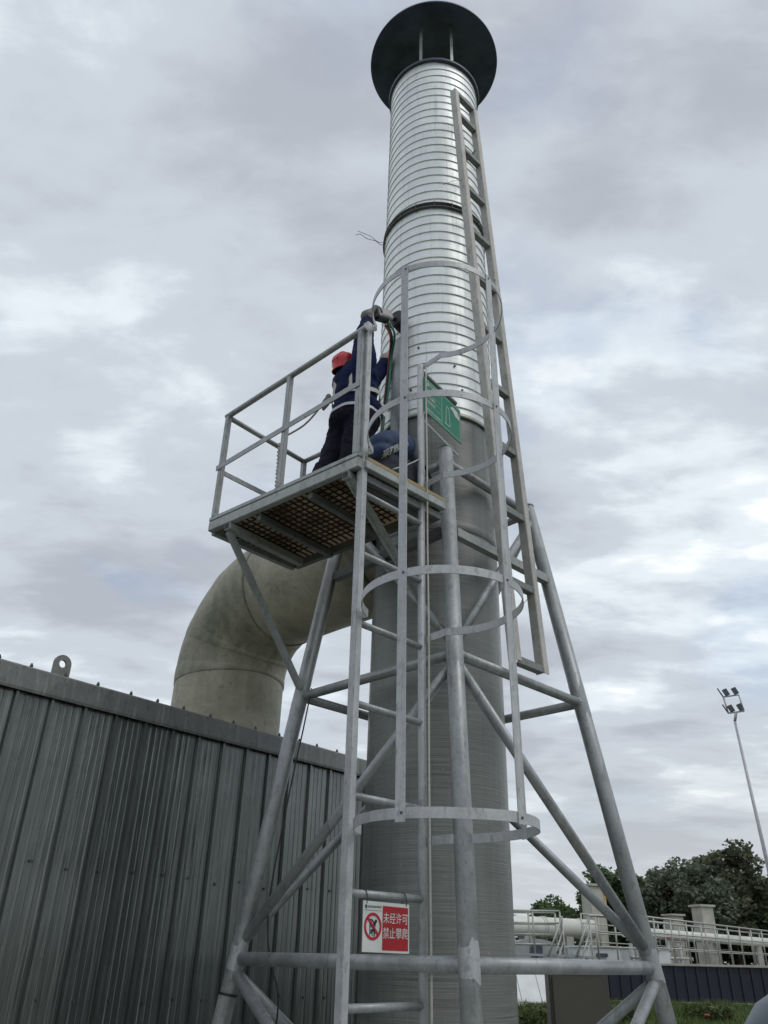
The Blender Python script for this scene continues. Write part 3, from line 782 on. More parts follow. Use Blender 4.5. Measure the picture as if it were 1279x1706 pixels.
# ------------------------------------------------------------------ signs
sg = thing('emission_sign', gr + GU * .27 + Z * 5.28, 'green outlet sign with white chimney outline hung behind the ladder cage', 'sign')
def sm(s, z, o):  # sign frame: x along GU, y up, z towards viewer
    M = Matrix((( GU.x, 0, GN.x, 0), (GU.y, 0, GN.y, 0), (0, 1, 0, 0), (0, 0, 0, 1)))
    p = gr + GU * s + Z * z + GN * o; M.translation = p; return M
bm = NB(); prism(bm, [(.0, 5.285), (.55, 5.285), (.55, 5.625), (.0, 5.625)], .006, sm(0, 0, .03)); part('plate', bm, 'sign_green', sg)
bd = .004
bm = NB()
for x0, y0, x1, y1 in ((.015, 5.30, .535, 5.30 + bd), (.015, 5.61 - bd, .535, 5.61), (.015, 5.30, .015 + bd, 5.61), (.535 - bd, 5.30, .535, 5.61), (.25, 5.30, .25 + bd, 5.61)):
    prism(bm, [(x0, y0), (x1, y0), (x1, y1), (x0, y1)], .001, sm(0, 0, .0365))
part('border', bm, 'sign_white', sg)
text_mesh('废气排放口', .04, sm(.13, 5.57, .0375), 'sign_white', 'lettering', sg, .0006, .0006)
for i, t_ in enumerate(('单位名称', '排放口编号', '污染物种类')):
    text_mesh(t_, .024, sm(.03, 5.505 - i * .05, .0375), 'sign_white', 'lettering', sg, .0006, .0004, 'LEFT')
    bm = NB(); prism(bm, [(.04, 5.488 - i * .05), (.235, 5.488 - i * .05), (.235, 5.4905 - i * .05), (.04, 5.4905 - i * .05)], .001, sm(0, 0, .0365)); part('rule', bm, 'sign_white', sg)
text_mesh('国家环境保护总局监制', .02, sm(.13, 5.325, .0375), 'sign_white', 'lettering', sg, .0006, .0004)
bm = NB()
def stroke(bm, pts, wd, M):
    for (x0, y0), (x1, y1) in zip(pts, pts[1:]):
        d = V((x1 - x0, y1 - y0)); l = d.length; d /= l; nx, ny = -d.y * wd / 2, d.x * wd / 2; ex, ey = d.x * wd / 2, d.y * wd / 2
        prism(bm, [(x0 - nx - ex, y0 - ny - ey), (x1 - nx + ex, y1 - ny + ey), (x1 + nx + ex, y1 + ny + ey), (x0 + nx - ex, y0 + ny - ey)], .001, M)
stroke(bm, [(.31, 5.35), (.325, 5.53), (.36, 5.53), (.375, 5.35), (.30, 5.35)], .006, sm(0, 0, .0368))
part('chimney_outline', bm, 'sign_white', sg)
bm = NB(); prism(bm, [(.38, 5.55), (.42, 5.585), (.50, 5.575), (.525, 5.53), (.525, 5.50), (.46, 5.51), (.42, 5.545)], .001, sm(0, 0, .0368)); part('smoke_outline', bm, 'sign_white', sg)

nc = thing('no_climbing_sign', PL + LUv * .28 + Z * 1.62, 'red and white no-climbing notice wired to a low ladder rung', 'sign')
def cm(s, z, o):
    M = Matrix(((LUv.x, 0, LN.x, 0), (LUv.y, 0, LN.y, 0), (0, 1, 0, 0), (0, 0, 0, 1))); M.translation = PL + LUv * s + Z * z + LN * o; return M
bm = NB(); prism(bm, [(.103, 1.62), (.455, 1.617), (.454, 1.852), (.102, 1.855)], .004, cm(0, 0, .024)); part('plate', bm, 'sign_white', nc)
bm = NB(); prism(bm, [(.247, 1.63), (.445, 1.628), (.444, 1.834), (.247, 1.836)], .0012, cm(0, 0, .0283)); part('red_field', bm, 'sign_red', nc)
for y_, s_ in ((1.775, '未经许可'), (1.705, '禁止攀爬')): text_mesh(s_, .056, cm(.3455, y_, .0305), 'sign_white', 'lettering', nc, .0006, .0, squash=.86)
bm = NB(); cx, cy, ro, ri = .175, 1.737, .064, .050; n = 40
Mx = cm(0, 0, .0295)
for k in range(n):
    t0, t1 = 2 * PI * k / n, 2 * PI * (k + 1) / n
    prism(bm, [(cx + ri * math.cos(t0), cy + ri * math.sin(t0)), (cx + ro * math.cos(t0), cy + ro * math.sin(t0)), (cx + ro * math.cos(t1), cy + ro * math.sin(t1)), (cx + ri * math.cos(t1), cy + ri * math.sin(t1))], .0008, Mx)
stroke(bm, [(cx - .036, cy + .036), (cx + .036, cy - .036)], .012, cm(0, 0, .0315)); part('prohibition_ring', bm, 'sign_ring', nc)
bm = NB(); M_ = cm(0, 0, .0296)
prism(bm, [(cx + .021 + .009 * math.cos(2 * PI * k / 12), cy + .024 + .009 * math.sin(2 * PI * k / 12)) for k in range(12)], .0008, M_)
stroke(bm, [(cx + .012, cy + .012), (cx + .004, cy - .014)], .017, M_); stroke(bm, [(cx + .012, cy + .014), (cx - .008, cy + .03), (cx - .02, cy + .032)], .006, M_); stroke(bm, [(cx + .006, cy + .004), (cx - .014, cy + .008)], .006, M_)
stroke(bm, [(cx + .004, cy - .016), (cx + .012, cy - .028), (cx + .01, cy - .042)], .007, M_); stroke(bm, [(cx + .002, cy - .016), (cx - .012, cy - .018), (cx - .012, cy - .03)], .006, M_)
stroke(bm, [(cx - .022, cy + .018), (cx - .022, cy - .04)], .004, M_); stroke(bm, [(cx - .004, cy - .02), (cx - .004, cy - .043)], .004, M_)
for k in range(4): stroke(bm, [(cx - .022, cy + .012 - .014 * k), (cx - .006, cy + .012 - .014 * k)], .003, M_)
part('climbing_figure', bm, 'sign_black', nc)
bm = NB(); prism(bm, [(.123 + .009 * math.cos(2 * PI * k / 6 + .5), 1.828 + .011 * math.sin(2 * PI * k / 6 + .5)) for k in range(6)], .0008, cm(0, 0, .0285)); part('logo', bm, 'sign_logo', nc)
bm = NB(); stroke(bm, [(.114, 1.812), (.24, 1.811)], .0012, cm(0, 0, .0285))
for k in range(10):
    x0 = .137 + k * .0102; stroke(bm, [(x0, 1.8315), (x0 + .007, 1.8315)], .0016, cm(0, 0, .0285)); stroke(bm, [(x0, 1.826), (x0 + .007, 1.826)], .0016, cm(0, 0, .0285)); stroke(bm, [(x0 + .0035, 1.834), (x0 + .0035, 1.823)], .0014, cm(0, 0, .0285))
part('small_print', bm, 'sign_logo', nc)
for s_ in (.128, .430):
    bm = NB(); path(bm, smooth_pts([PL + LUv * s_ + LN * .029 + Z * 1.842, PL + LUv * s_ + LN * .027 + Z * 1.89, PL + LUv * s_ + Z * 1.911, PL + LUv * s_ - LN * .026 + Z * 1.886, PL + LUv * s_ + LN * .022 + Z * 1.842], 4), .0025, 5); part('tie_wire', bm, 'hose_black', nc)

# ------------------------------------------------------------------ ropes and cables
bm = NB(); path(bm, [V((.31 + .006 * noise.noise(V((z, 1, 1))) + .0025 * z * 0, 4.905 + .006 * noise.noise(V((z, 5, 2))), z)) for z in [5.70 - .08 * i for i in range(71)]], .0065, 6)
tag(mesh_obj('hanging_rope', bm, 'rope_white'), 'thin white rope hanging straight down beside the ladder rail', 'rope')
bm = NB(); path(bm, smooth_pts([(-.53, 5.99, 3.40), (-.57, 5.97, 3.08), (-.62, 5.97, 2.75), (-.69, 5.97, 2.22), (-.72, 5.97, 1.92), (-.71, 5.97, 1.7), (-.67, 5.97, 1.53), (-.62, 5.97, 1.4), (-.61, 5.97, 1.23), (-.66, 5.98, .7), (-.7, 6.0, .05)], 6), .006, 6)
tag(mesh_obj('black_cable', bm, 'hose_black'), 'loose black cable trailing down past the shed wall', 'cable')
bm = NB(); pts = []
cA, cB = V((-.93, 5.72, 5.50)), V((-.91, 5.72, 4.57))
for i in range(120):
    t = i / 119; c = cA.lerp(cB, t); k_ = .004 + .006 * abs(noise.noise(V((i * .13, 2, 7)))); pts.append(c + V((math.cos(i * 1.3) * k_ + .012 * noise.noise(V((i * .05, 1, 3))), math.sin(i * 1.3) * k_, 0)))
path(bm, pts, .010, 6)
tag(mesh_obj('coiled_rope', bm, 'rope_grey'), 'twisted grey rope dangling from the far platform rail', 'rope')

# ------------------------------------------------------------------ worker
O = V((-.40, 5.26, 4.546)); FW = V((.7071, .7071, 0)); RT_ = V((.7071, -.7071, 0))
def pj(f, r, z): return O + FW * f + RT_ * r + Z * z
wk = thing('person', pj(-.05, 0, 0), 'worker in navy overalls and red helmet reaching up to the chimney', 'person')
Rt = Matrix((RT_, FW, Z)).transposed()      # local x = right, y = forward
def lean(fd, zd):  # rotation whose local z follows the spine
    zax = (FW * fd + Z * zd).normalized(); xax = RT_; yax = zax.cross(xax); return Matrix((xax, yax, zax)).transposed()
bm = NB()
S_ = lean(.05, 1)
ellip(bm, pj(.18, 0, .95), (.225, .20, .17), S_); ellip(bm, pj(.20, 0, 1.10), (.215, .19, .17), S_); ellip(bm, pj(.25, .02, 1.06), (.20, .17, .15), S_)
ellip(bm, pj(.19, 0, 1.25), (.215, .178, .18), S_); ellip(bm, pj(.17, .01, 1.38), (.235, .172, .15), S_); ellip(bm, pj(.16, .02, 1.46), (.21, .13, .10), S_)
# neck and head (looking up, head thrown back)
capsule(bm, pj(.12, -.02, 1.46), pj(.10, -.04, 1.50), .070, .062)
Hd = lean(-.45, 1); hc = pj(.135, -.06, 1.50)
ellip(bm, hc, (.078, .098, .115), Hd); ellip(bm, hc + Hd @ V((0, .05, -.045)), (.055, .055, .06), Hd)
capsule(bm, hc + Hd @ V((0, .09, .01)), hc + Hd @ V((0, .115, -.02)), .012, .016)
for s in (-1, 1): ellip(bm, hc + Hd @ V((.078 * s, -.01, -.01)), (.014, .022, .032), Hd)
# arms
Rs, Re, Rw = pj(.12, .17, 1.47), pj(.10, .17, 1.72), pj(.17, .13, 2.02)
Ls, Le, Lw = pj(.24, -.16, 1.50), pj(.50, -.15, 1.58), pj(.655, -.10, 1.985)
capsule(bm, Rs, Re, .112, .088); capsule(bm, Re, Rw, .086, .052); capsule(bm, pj(.16, .08, 1.38), Rs, .13, .112)
capsule(bm, Ls, Le, .10, .082); capsule(bm, Le, Lw, .080, .054); capsule(bm, pj(.18, -.08, 1.40), Ls, .12, .10)
# legs
Rh, Rk, Ra = pj(.18, .095, .92), pj(.09, .115, .50), pj(-.07, .11, .10)
Lh, Lk, La = pj(.18, -.095, .92), pj(.06, -.12, .50), pj(-.20, -.11, .10)
for h_, k_, a_ in ((Rh, Rk, Ra), (Lh, Lk, La)):
    capsule(bm, h_, k_, .138, .108); capsule(bm, k_, a_, .106, .076)
    capsule(bm, a_ + Z * -.04 - FW * .03, a_ + FW * .16 - Z * .05, .047, .042)
def wrinkle(p):
    l = p - O
    if l.z < .12: return 0
    return .013 * noise.noise(p * 8) + .010 * (abs(noise.noise(V((p.x * 13 + p.z * 6, p.y * 13, p.z * 22)))) - .25)
body = remesh('body', bm, .014, ['jacket_cloth', 'trouser_cloth', 'skin', 'shoe', 'hair'], 3, wrinkle)
for p in body.data.polygons:
    c = p.center; l = c - O; z = l.z
    if z < .085: p.material_index = 3
    elif z < .985: p.material_index = 1
    elif (c - hc).length < .17 and (c - Rs).length > .125 and z > 1.475 and (c - Re).length > .12:
        hl_ = Hd.transposed() @ (c - hc); p.material_index = 2 if (hl_.y > .015 or (hl_.z < -.09 and z > 1.50)) else (4 if z > 1.49 else 0)
    elif (c - Rw).dot((Rw - Re).normalized()) > -.015 and (c - Rw).length < .1: p.material_index = 2
    elif (c - Lw).dot((Lw - Le).normalized()) > -.01 and (c - Lw).length < .1: p.material_index = 2
    else: p.material_index = 0
def adopt(o, parent):
    o.parent = parent; loc = parent.location if parent.parent is None else V((0, 0, 0))
    o.matrix_parent_inverse = Matrix.Translation(-loc); return o
adopt(body, wk)
for s in (-1, 1):
    bm = NB(); ellip(bm, hc + Hd @ V((.03 * s, .09, .012)), (.012, .008, .008), Hd); part('eye', bm, 'sign_black', wk)
bm = NB(); ellip(bm, hc + Hd @ V((0, .102, -.055)), (.024, .006, .006), Hd); part('mouth', bm, 'sign_ring', wk)
# helmet
bm = NB(); HM = Matrix.Translation(hc + Hd @ V((0, -.005, .035))) @ Hd.to_4x4()
prof = [(.138, -.022), (.140, -.014), (.120, -.004), (.117, .04), (.107, .082), (.082, .116), (.044, .135), (.002, .140)]
n = 40; rings = []
for r, z in prof:
    ring = []
    for k in range(n):
        t = 2 * PI * k / n; rx, ry = r * .92, r * 1.08
        if z < .0: ry += .035 * max(0, math.sin(t)) ** 2 ; rx -= .012
        ring.append(bm.verts.new(HM @ V((rx * math.cos(t), ry * math.sin(t), z))))
    rings.append(ring)
skinrings(bm, rings); hm = part('helmet', bm, 'helmet_red', wk)
for x in (-.03, 0, .03):
    bm = NB(); path(bm, [HM @ V((x, y, .143 * math.sqrt(max(0, 1 - (y / .135) ** 2 - (x / .2) ** 2)))) for y in [-.12 + .02 * i for i in range(13)]], .006, 6); part('helmet_ridge', bm, 'helmet_red', hm)
# gloves: palm and five fingers
def hand(wr, ax_, side, curl, m, name):
    """wr wrist, ax_ direction of palm, side = across the knuckles, curl = direction fingers bend"""
    ax_ = ax_.normalized(); curl = (curl - ax_ * curl.dot(ax_)).normalized(); side = ax_.cross(curl).normalized() * side
    bm = NB(); g0 = wr.copy(); wr = V((0, 0, 0))
    capsule(bm, wr - ax_ * .05, wr, .046, .036, 12)
    for k in range(4):
        o = side * (.033 - .022 * k); capsule(bm, wr + ax_ * .01 + o * .6, wr + ax_ * .085 + o, .021, .016, 10)
        l = (.034, .040, .038, .030)[k]; k0 = wr + ax_ * .088 + o
        k1 = k0 + (ax_ * .75 + curl * .65) * l; k2 = k1 + (ax_ * -.1 + curl) * l * .8; k3 = k2 + (-ax_ * .6 + curl * .6) * l * .6
        capsule(bm, k0, k1, .0125, .0115, 10); capsule(bm, k1, k2, .0115, .0105, 10); capsule(bm, k2, k3, .0105, .009, 10)
    t0 = wr + ax_ * .025 + side * .032; t1 = t0 + (side * .7 + ax_ * .6 + curl * .4) * .04; t2 = t1 + (ax_ * .6 + curl * .8) * .034
    capsule(bm, t0, t1, .017, .013, 10); capsule(bm, t1, t2, .013, .011, 10)
    bmesh.ops.transform(bm, matrix=Matrix.Translation(g0) @ Matrix.Scale(1.3, 4), verts=bm.verts[:])
    return adopt(remesh(name, bm, .005, [m], 2), wk)
Rg = Rw + (Rw - Re).normalized() * .088 + FW * .01
hand(Rg, (Rw - Re).normalized() * .9 + FW * .3, 1, FW * 1.0 + RT_ * .15, 'glove_cloth', 'glove')
Lg = Lw + (Lw - Le).normalized() * .05
hand(Lg, (Lw - Le).normalized() + FW * .25, -1, FW - RT_ * .2, 'glove_pale', 'glove')
# safety belt, thigh/hem stripes
def loop(name, f0, z0, rx, ry, hgt, m, tilt=0.0, thick=.006, a0=0, a1=2 * PI, flap=0):
    bm = NB(); n = 48; rows = []
    for i in range(n + 1):
        t = a0 + (a1 - a0) * i / n; c = pj(f0 + ry * math.sin(t), rx * math.cos(t), z0 + tilt * math.sin(t) + .012 * noise.noise(V((t * 2, z0, 0))))
        nn = (FW * math.sin(t) / ry + RT_ * math.cos(t) / rx).normalized()
        rows.append([bm.verts.new(c + nn * s + Z * h) for s, h in ((0, -hgt / 2), (thick, -hgt / 2), (thick, hgt / 2), (0, hgt / 2))])
    for P_, Q_ in zip(rows, rows[1:]):
        for k in range(4): f = bm.faces.new((P_[k], P_[(k + 1) % 4], Q_[(k + 1) % 4], Q_[k]))
    return part(name, bm, m, wk)
loop('safety_belt', .20, 1.185, .216, .190, .042, 'webbing', .03)
loop('hem_stripe', .195, .985, .222, .203, .026, 'reflective', -.02)
for s in (-1, 1):
    bm = NB(); bar(bm, pj(.035, .10 * s, 1.20), pj(.03, .09 * s, 1.40), .006, .04, RT_); part('harness_strap', bm, 'webbing', wk)
bm = NB(); q0 = pj(.30, .14, 1.19)
for i in range(8):
    t = i / 8
bar(bm, pj(.33, .14, 1.20), pj(.44, .12, 1.16), .005, .05, Z); bar(bm, pj(.44, .12, 1.16), pj(.39, .14, 1.07), .005, .05, FW); part('belt_tail', bm, 'webbing', wk)
# lanyard to the far rail
bm = NB(); path(bm, smooth_pts([pj(.08, -.19, 1.20), V((-.53, 5.50, 5.83)), V((-.60, 5.56, 5.74)), V((-.72, 5.62, 5.62)), V((-.90, 5.72, 5.56))], 6), .009, 6)
tag(mesh_obj('safety_lanyard', bm, 'rope_grey'), 'grey safety lanyard running from the worker to the platform rail', 'lanyard')
bm = NB(); ellip(bm, pj(.06, -.205, 1.235), (.03, .03, .055)); tube(bm, pj(.06, -.205, 1.18), pj(.03, -.23, 1.12), .014, 8); part('lanyard_hook', bm, 'glove_cloth', wk)

# ------------------------------------------------------------------ sampling instrument held to the port
pp = rad(tp, RS + .125, 6.852); hp = Rw + (Rw - Re).normalized() * .165 + FW * .07
idir = (pp - hp).normalized()
it = thing('sampling_instrument', hp.lerp(pp, .5), 'grey boxed flue gas probe held against the chimney port', 'instrument')
bm = NB(); bar(bm, hp + idir * .0, pp - idir * .09, .10, .095, Z); part('case', bm, 'instrument_grey', it, .008)
xx = idir.cross(Z).normalized()
bm = NB(); bar(bm, hp + idir * .05 - xx * -.052, pp - idir * .14 + xx * .052, .004, .06, Z); part('label_panel', bm, 'instrument_label', it)
bm = NB(); bar(bm, hp + idir * .02 - Z * .06, pp - idir * .11 - Z * .06, .06, .03, Z); part('grip', bm, 'black_rubber', it, .006)
bm = NB(); tube(bm, pp - idir * .09, pp - idir * .002, .022, 12); part('probe_tube', bm, 'bolt', it)
for dx in (-.025, 0, .025):
    bm = NB(); q = hp.lerp(pp, .62) - Z * .075 + xx * dx; tube(bm, q, q - Z * .04, .007, 8); part('fitting', bm, 'stainless', it)
for nm, m, dx, r_, lab in (('sample_hose', 'hose_green', .03, .011, 'green hose hanging from the probe down to the kit bag'), ('sample_hose', 'hose_red', -.02, .010, 'red-brown hose hanging from the probe down to the kit bag'), ('sample_hose', 'hose_black', .0, .008, 'black hose looping from the probe down to the kit bag')):
    bm = NB(); q = hp.lerp(pp, .62) - Z * .10 + xx * dx; k = rnd.random()
    path(bm, smooth_pts([q, q + V((.05, .03, -.12)), rad(math.radians(-139 + dx * 60), RS + .06, 6.45), rad(math.radians(-143 + dx * 80), RS + .055, 6.1), rad(math.radians(-146 + dx * 50), RS + .065, 5.75), rad(math.radians(-140 + dx * 50), RS + .12, 5.3), V((.02 + dx, 5.15, 4.95))], 8), r_, 8)
    tag(mesh_obj(nm, bm, m), lab, 'hose')

# ------------------------------------------------------------------ kit bag
bc = V((.085, 4.985, 4.562)); BX = LUv; BY = V((-LUv.y, LUv.x, 0))
bgx = thing('kit_bag', bc, 'navy canvas equipment bag with white lettering on the platform floor', 'bag')
def bp(x, y, z): return bc + BX * x + BY * y + Z * z
bm = NB()
Bm = Matrix((BX, BY, Z)).transposed()
for x in (-.13, 0, .13): ellip(bm, bp(x, .02, .17), (.15, .15, .18), Bm); ellip(bm, bp(x, .02, .11), (.15, .15, .115), Bm)
for z in (.08, .34): ellip(bm, bp(.13, .03, z), (.13, .13, .12 if z > .2 else .08), Bm)
b1 = remesh('pack_body', bm, .014, ['bag_dark'], 4, lambda p: .006 * noise.noise(p * 14) if p.z > 4.60 else 0); adopt(b1, bgx)
bm = NB(); ellip(bm, bp(-.09, -.01, .36), (.23, .17, .13), Bm @ Matrix.Rotation(math.radians(-24), 3, 'Y')); ellip(bm, bp(.04, .03, .46), (.15, .14, .11), Bm); ellip(bm, bp(-.22, -.03, .24), (.10, .12, .07), Bm @ Matrix.Rotation(math.radians(-30), 3, 'Y'))
b2 = remesh('pack_flap', bm, .012, ['bag_blue'], 4, lambda p: .006 * noise.noise(p * 14)); adopt(b2, bgx)
from mathutils.bvhtree import BVHTree
ta = math.radians(42); tx_ = BX * math.cos(ta) + Z * math.sin(ta); ty_ = -BX * math.sin(ta) + Z * math.cos(ta); tn_ = tx_.cross(ty_)
fM = Matrix((tx_, ty_, tn_)).transposed().to_4x4(); fM.translation = bp(-.155, -.4, .265)
tx = text_mesh('采样器材箱', .052, fM, 'sign_white', 'lettering', bgx, .002, .001)
tree_ = BVHTree.FromPolygons([v_.co for v_ in b2.data.vertices], [tuple(p.vertices) for p in b2.data.polygons])
for v_ in tx.data.vertices:
    d0 = (v_.co - fM.translation).dot(tn_); hit = tree_.ray_cast(v_.co - BY * .2, BY)
    if hit[0] is not None: v_.co = hit[0] - BY * (.004 + d0)
bm = NB(); path(bm, smooth_pts([bp(-.20, -.16, .06), bp(-.05, -.165, .17), bp(.10, -.15, .30), bp(.2, -.08, .40)], 6), .005, 6); part('zip', bm, 'reflective', bgx)
bm = NB(); path(bm, smooth_pts([bp(.26, -.05, .36), bp(.33, -.06, .25), bp(.32, -.06, .08), bp(.27, -.05, .02)], 6), .012, 6); part('carry_strap', bm, 'bag_dark', bgx)

# ------------------------------------------------------------------ electrical cabinet and blue-grey tank near by
cb = thing('grey_cabinet', (1.76, 7.95, .0), 'plain dark grey-brown metal cabinet beyond the low tower bar', 'cabinet')
rz = math.radians(-6)
bm = NB(); box(bm, (1.765, 7.98, .80), (.50, .40, 1.48), rz); bx_ = part('case', bm, 'cabinet_paint', cb, .01)
bm = NB(); box(bm, (1.765, 7.98, 1.555), (.54, .44, .03), rz); part('lid', bm, 'cabinet_paint', cb, .006)
bm = NB(); box(bm, (1.745, 7.77, .80), (.45, .02, 1.38), rz); dr = part('door', bm, 'cabinet_paint', cb, .006)
bm = NB(); box(bm, (1.93, 7.745, .85), (.02, .03, .12), rz); part('handle', bm, 'bolt', dr, .003)
bm = NB(); box(bm, (1.765, 7.98, .03), (.52, .42, .06), rz); part('plinth', bm, 'concrete', cb)
tk = thing('bluegrey_tank', (3.5, 6.7, 0), 'smooth blue-grey fibreglass tank with a domed shoulder at the yard edge', 'tank')
TM = Matrix.Translation((3.54, 6.72, -.05))
bm = NB(); lathe(bm, [(.88, .0), (.88, 1.0), (.86, 1.12), (.80, 1.27), (.70, 1.40), (.52, 1.51), (.30, 1.57), (.22, 1.585), (.22, 1.66), (.0005, 1.67)], 64, TM); part('shell', bm, 'bluegrey_frp', tk)
bm = NB(); lathe(bm, [(.882, .96), (.90, .97), (.90, 1.03), (.882, 1.04)], 64, TM); part('seam_band', bm, 'bluegrey_frp', tk)

# ------------------------------------------------------------------ background yard
GB = .58
# navy ribbed wall with kerb
nw = thing('navy_wall', (9.5, 25.3, GB), 'low dark navy ribbed sheet wall under the walkway', 'wall')
rib = NB(); box(rib, (0, 0, .44), (.30, .05, .88)); box(rib, (-.11, -.04, .44), (.06, .04, .88)); 
r0 = part('wall_sheet', rib, 'navy_ribbed', nw); r0.matrix_parent_inverse = Matrix(); r0.location = (-3.45, 0, .08)
for i in range(1, 26): child_copy(r0, nw, (-3.45 + .305 * i, 0, .08))
bm = NB(); box(bm, (9.9, 25.22, GB + .05), (8.2, .3, .12)); part('kerb', bm, 'concrete_pale', nw, .01)
bm = NB(); box(bm, (9.9, 25.3, GB + .985), (8.1, .2, .05)); part('coping', bm, 'concrete', nw, .008)
# walkway running off at the yard's angle
QD = V((math.sin(math.radians(40)), math.cos(math.radians(40)), 0)); QN = V((QD.y, -QD.x, 0)); Q0 = V((7.0, 25.75, 0))
wy = thing('raised_walkway', Q0 + Z * GB, 'long raised concrete walkway behind the navy wall', 'walkway')
bm = NB(); bar(bm, Q0 + Z * 1.53, Q0 + QD * 24 + Z * 1.53, 1.4, .14, Z); part('deck', bm, 'concrete', wy)
for i in range(9):
    bm = NB(); p = Q0 + QD * (.5 + 2.8 * i); box(bm, (p.x, p.y, GB + .43), (.3, .9, .9), math.radians(-40)); part('pier', bm, 'concrete', wy)
def railing(name, a, b, n, ztop, zbase, label, m='stainless', mids=(.33, .66), group=None):
    rl = thing(name, (a + b) / 2 + Z * zbase, label, 'railing', group)
    for i in range(n + 1):
        p = a.lerp(b, i / n); bm = NB(); tube(bm, p + Z * zbase, p + Z * ztop, .026, 8); part('post', bm, m, rl)
    for k, t in enumerate((1.0,) + mids):
        z = zbase + (ztop - zbase) * t; bm = NB(); tube(bm, a + Z * z, b + Z * z, .028 if k == 0 else .019, 8); part('rail', bm, m, rl)
    return rl
railing('walkway_railing', Q0 - QN * -.62, Q0 + QN * .62 + QD * 23, 18, 2.78, 1.60, 'stainless pipe railing on the near side of the raised walkway')
railing('walkway_railing', Q0 - QN * .62, Q0 - QN * .62 + QD * 23, 18, 2.78, 1.60, 'stainless pipe railing on the far side of the raised walkway')
E1 = Q0 + QD * 3 - QN * 2.6
railing('walkway_railing', E1, E1 + QD * 18, 14, 3.0, 1.9, 'second stainless railing behind the raised walkway', mids=(.25, .5, .75))
# landing with two stair flights
ld = thing('stair_landing', (4.6, 24.9, GB), 'small steel stair landing with slanting handrails by the white pipe', 'stairs')
bm = NB(); bar(bm, (3.0, 25.15, 1.76), (6.0, 24.75, 1.70), .9, .06, Z); part('landing_deck', bm, 'galvanised_rail', ld)
for x0, x1, y0 in ((2.9, 5.15, 24.7), (2.9, 5.2, 25.6)):
    for z in (2.80, 2.50, 2.22, 1.98):
        bm = NB(); tube(bm, (x0, y0, z), (x1, y0 - .12, z + .01), .028 if z > 2.7 else .02, 8); part('landing_rail', bm, 'stainless', ld)
    for k in range(4):
        x = x0 + (x1 - x0) * (k + .0) / 3; bm = NB(); tube(bm, (x, y0 - .12 * k / 3, 1.76), (x, y0 - .12 * k / 3, 2.80), .026, 8); part('post', bm, 'stainless', ld)
for xs_ in (5.2, 5.95):
    for dz in (0, -.35, -.62):
        bm = NB(); tube(bm, (xs_ - dz * -.02, 24.55, 2.68 + dz), (xs_ - .5, 24.3, 1.70 + dz), .03 if dz == 0 else .022, 8); part('stair_rail', bm, 'stainless', ld)
    bm = NB(); tube(bm, (xs_, 24.55, 1.0), (xs_, 24.55, 2.69), .026, 8); part('post', bm, 'stainless', ld)
bm = NB(); path(bm, smooth_pts([(5.95, 24.55, 2.68), (6.05, 24.56, 2.72), (6.9, 24.7, 2.70), (7.3, 25.0, 2.70)], 5), .028, 8); part('landing_rail', bm, 'stainless', ld)
for k in range(5):
    bm = NB(); box(bm, (5.33 - k * .09, 24.45 - k * .05, 1.62 - k * .2), (.7, .25, .03), .3); part('tread', bm, 'galvanised_rail', ld)
for x_ in (3.1, 4.5, 5.9):
    bm = NB(); tube(bm, (x_, 25.0, GB), (x_, 25.0, 1.72), .04, 8); part('landing_leg', bm, 'galvanised_rail', ld)
# pipes
wpz = thing('white_pipe', (6, 31.2, GB), 'thick off-white pipe on supports behind the stair landing', 'pipe')
bm = NB(); tube(bm, (2.6, 29.9, 2.66), (7.9, 32.2, 2.62), .31, 28); part('pipe_run', bm, 'white_frp', wpz)
for t in (.30, .62, .64, .9):
    p = V((2.6, 29.9, 2.66)).lerp(V((7.9, 32.2, 2.62)), t); d = V((5.3, 2.3, -.04)).normalized(); bm = NB(); tube(bm, p - d * .03, p + d * .03, .335, 28); part('pipe_flange', bm, 'white_frp', wpz)
for t in (.2, .5, .8):
    p = V((2.6, 29.9, 0)).lerp(V((7.9, 32.2, 0)), t); bm = NB(); box(bm, (p.x, p.y, (GB + 2.36) / 2), (.3, .4, 2.36 - GB), .4); part('saddle', bm, 'concrete', wpz)
gp = thing('long_pale_pipe', (13, 34, GB), 'slimmer pale pipe running along beyond the walkway', 'pipe')
bm = NB(); tube(bm, (8.6, 30.6, 2.52), (21, 42, 2.42), .17, 18); part('pipe_run', bm, 'white_frp', gp)
for t in (.1, .35, .6, .85):
    p = V((8.6, 30.6, 0)).lerp(V((21, 42, 0)), t); bm = NB(); box(bm, (p.x, p.y, (GB + 2.34) / 2), (.2, .2, 2.34 - GB)); part('saddle', bm, 'concrete', gp)
# columns
for nm, x, y, wd, zt, lab in (('duct_column', 8.22, 33.0, .62, 4.08, 'slender concrete column with flat cap and a yellow side strip'), ('duct_column', 13.3, 35.7, .60, 3.62, 'squat concrete column with flat cap rising behind the walkway rail'), ('duct_column', 13.4, 39.6, .6, 3.45, 'far concrete column half hidden by the walkway rails')):
    cn = thing(nm, (x, y, GB), lab, 'column', 'concrete columns behind the walkway')
    bm = NB(); box(bm, (x, y, (GB + zt) / 2), (wd, wd, zt - GB), .35); part('shaft', bm, 'concrete_pale', cn, .01)
    bm = NB(); box(bm, (x, y, zt + .04), (wd + .16, wd + .16, .08), .35); part('cap', bm, 'concrete_pale', cn, .01)
    if x < 9: bm = NB(); box(bm, (x + .36, y - .06, zt - .6), (.08, .3, 1.0), .35); part('side_strip', bm, 'yellow_paint', cn)
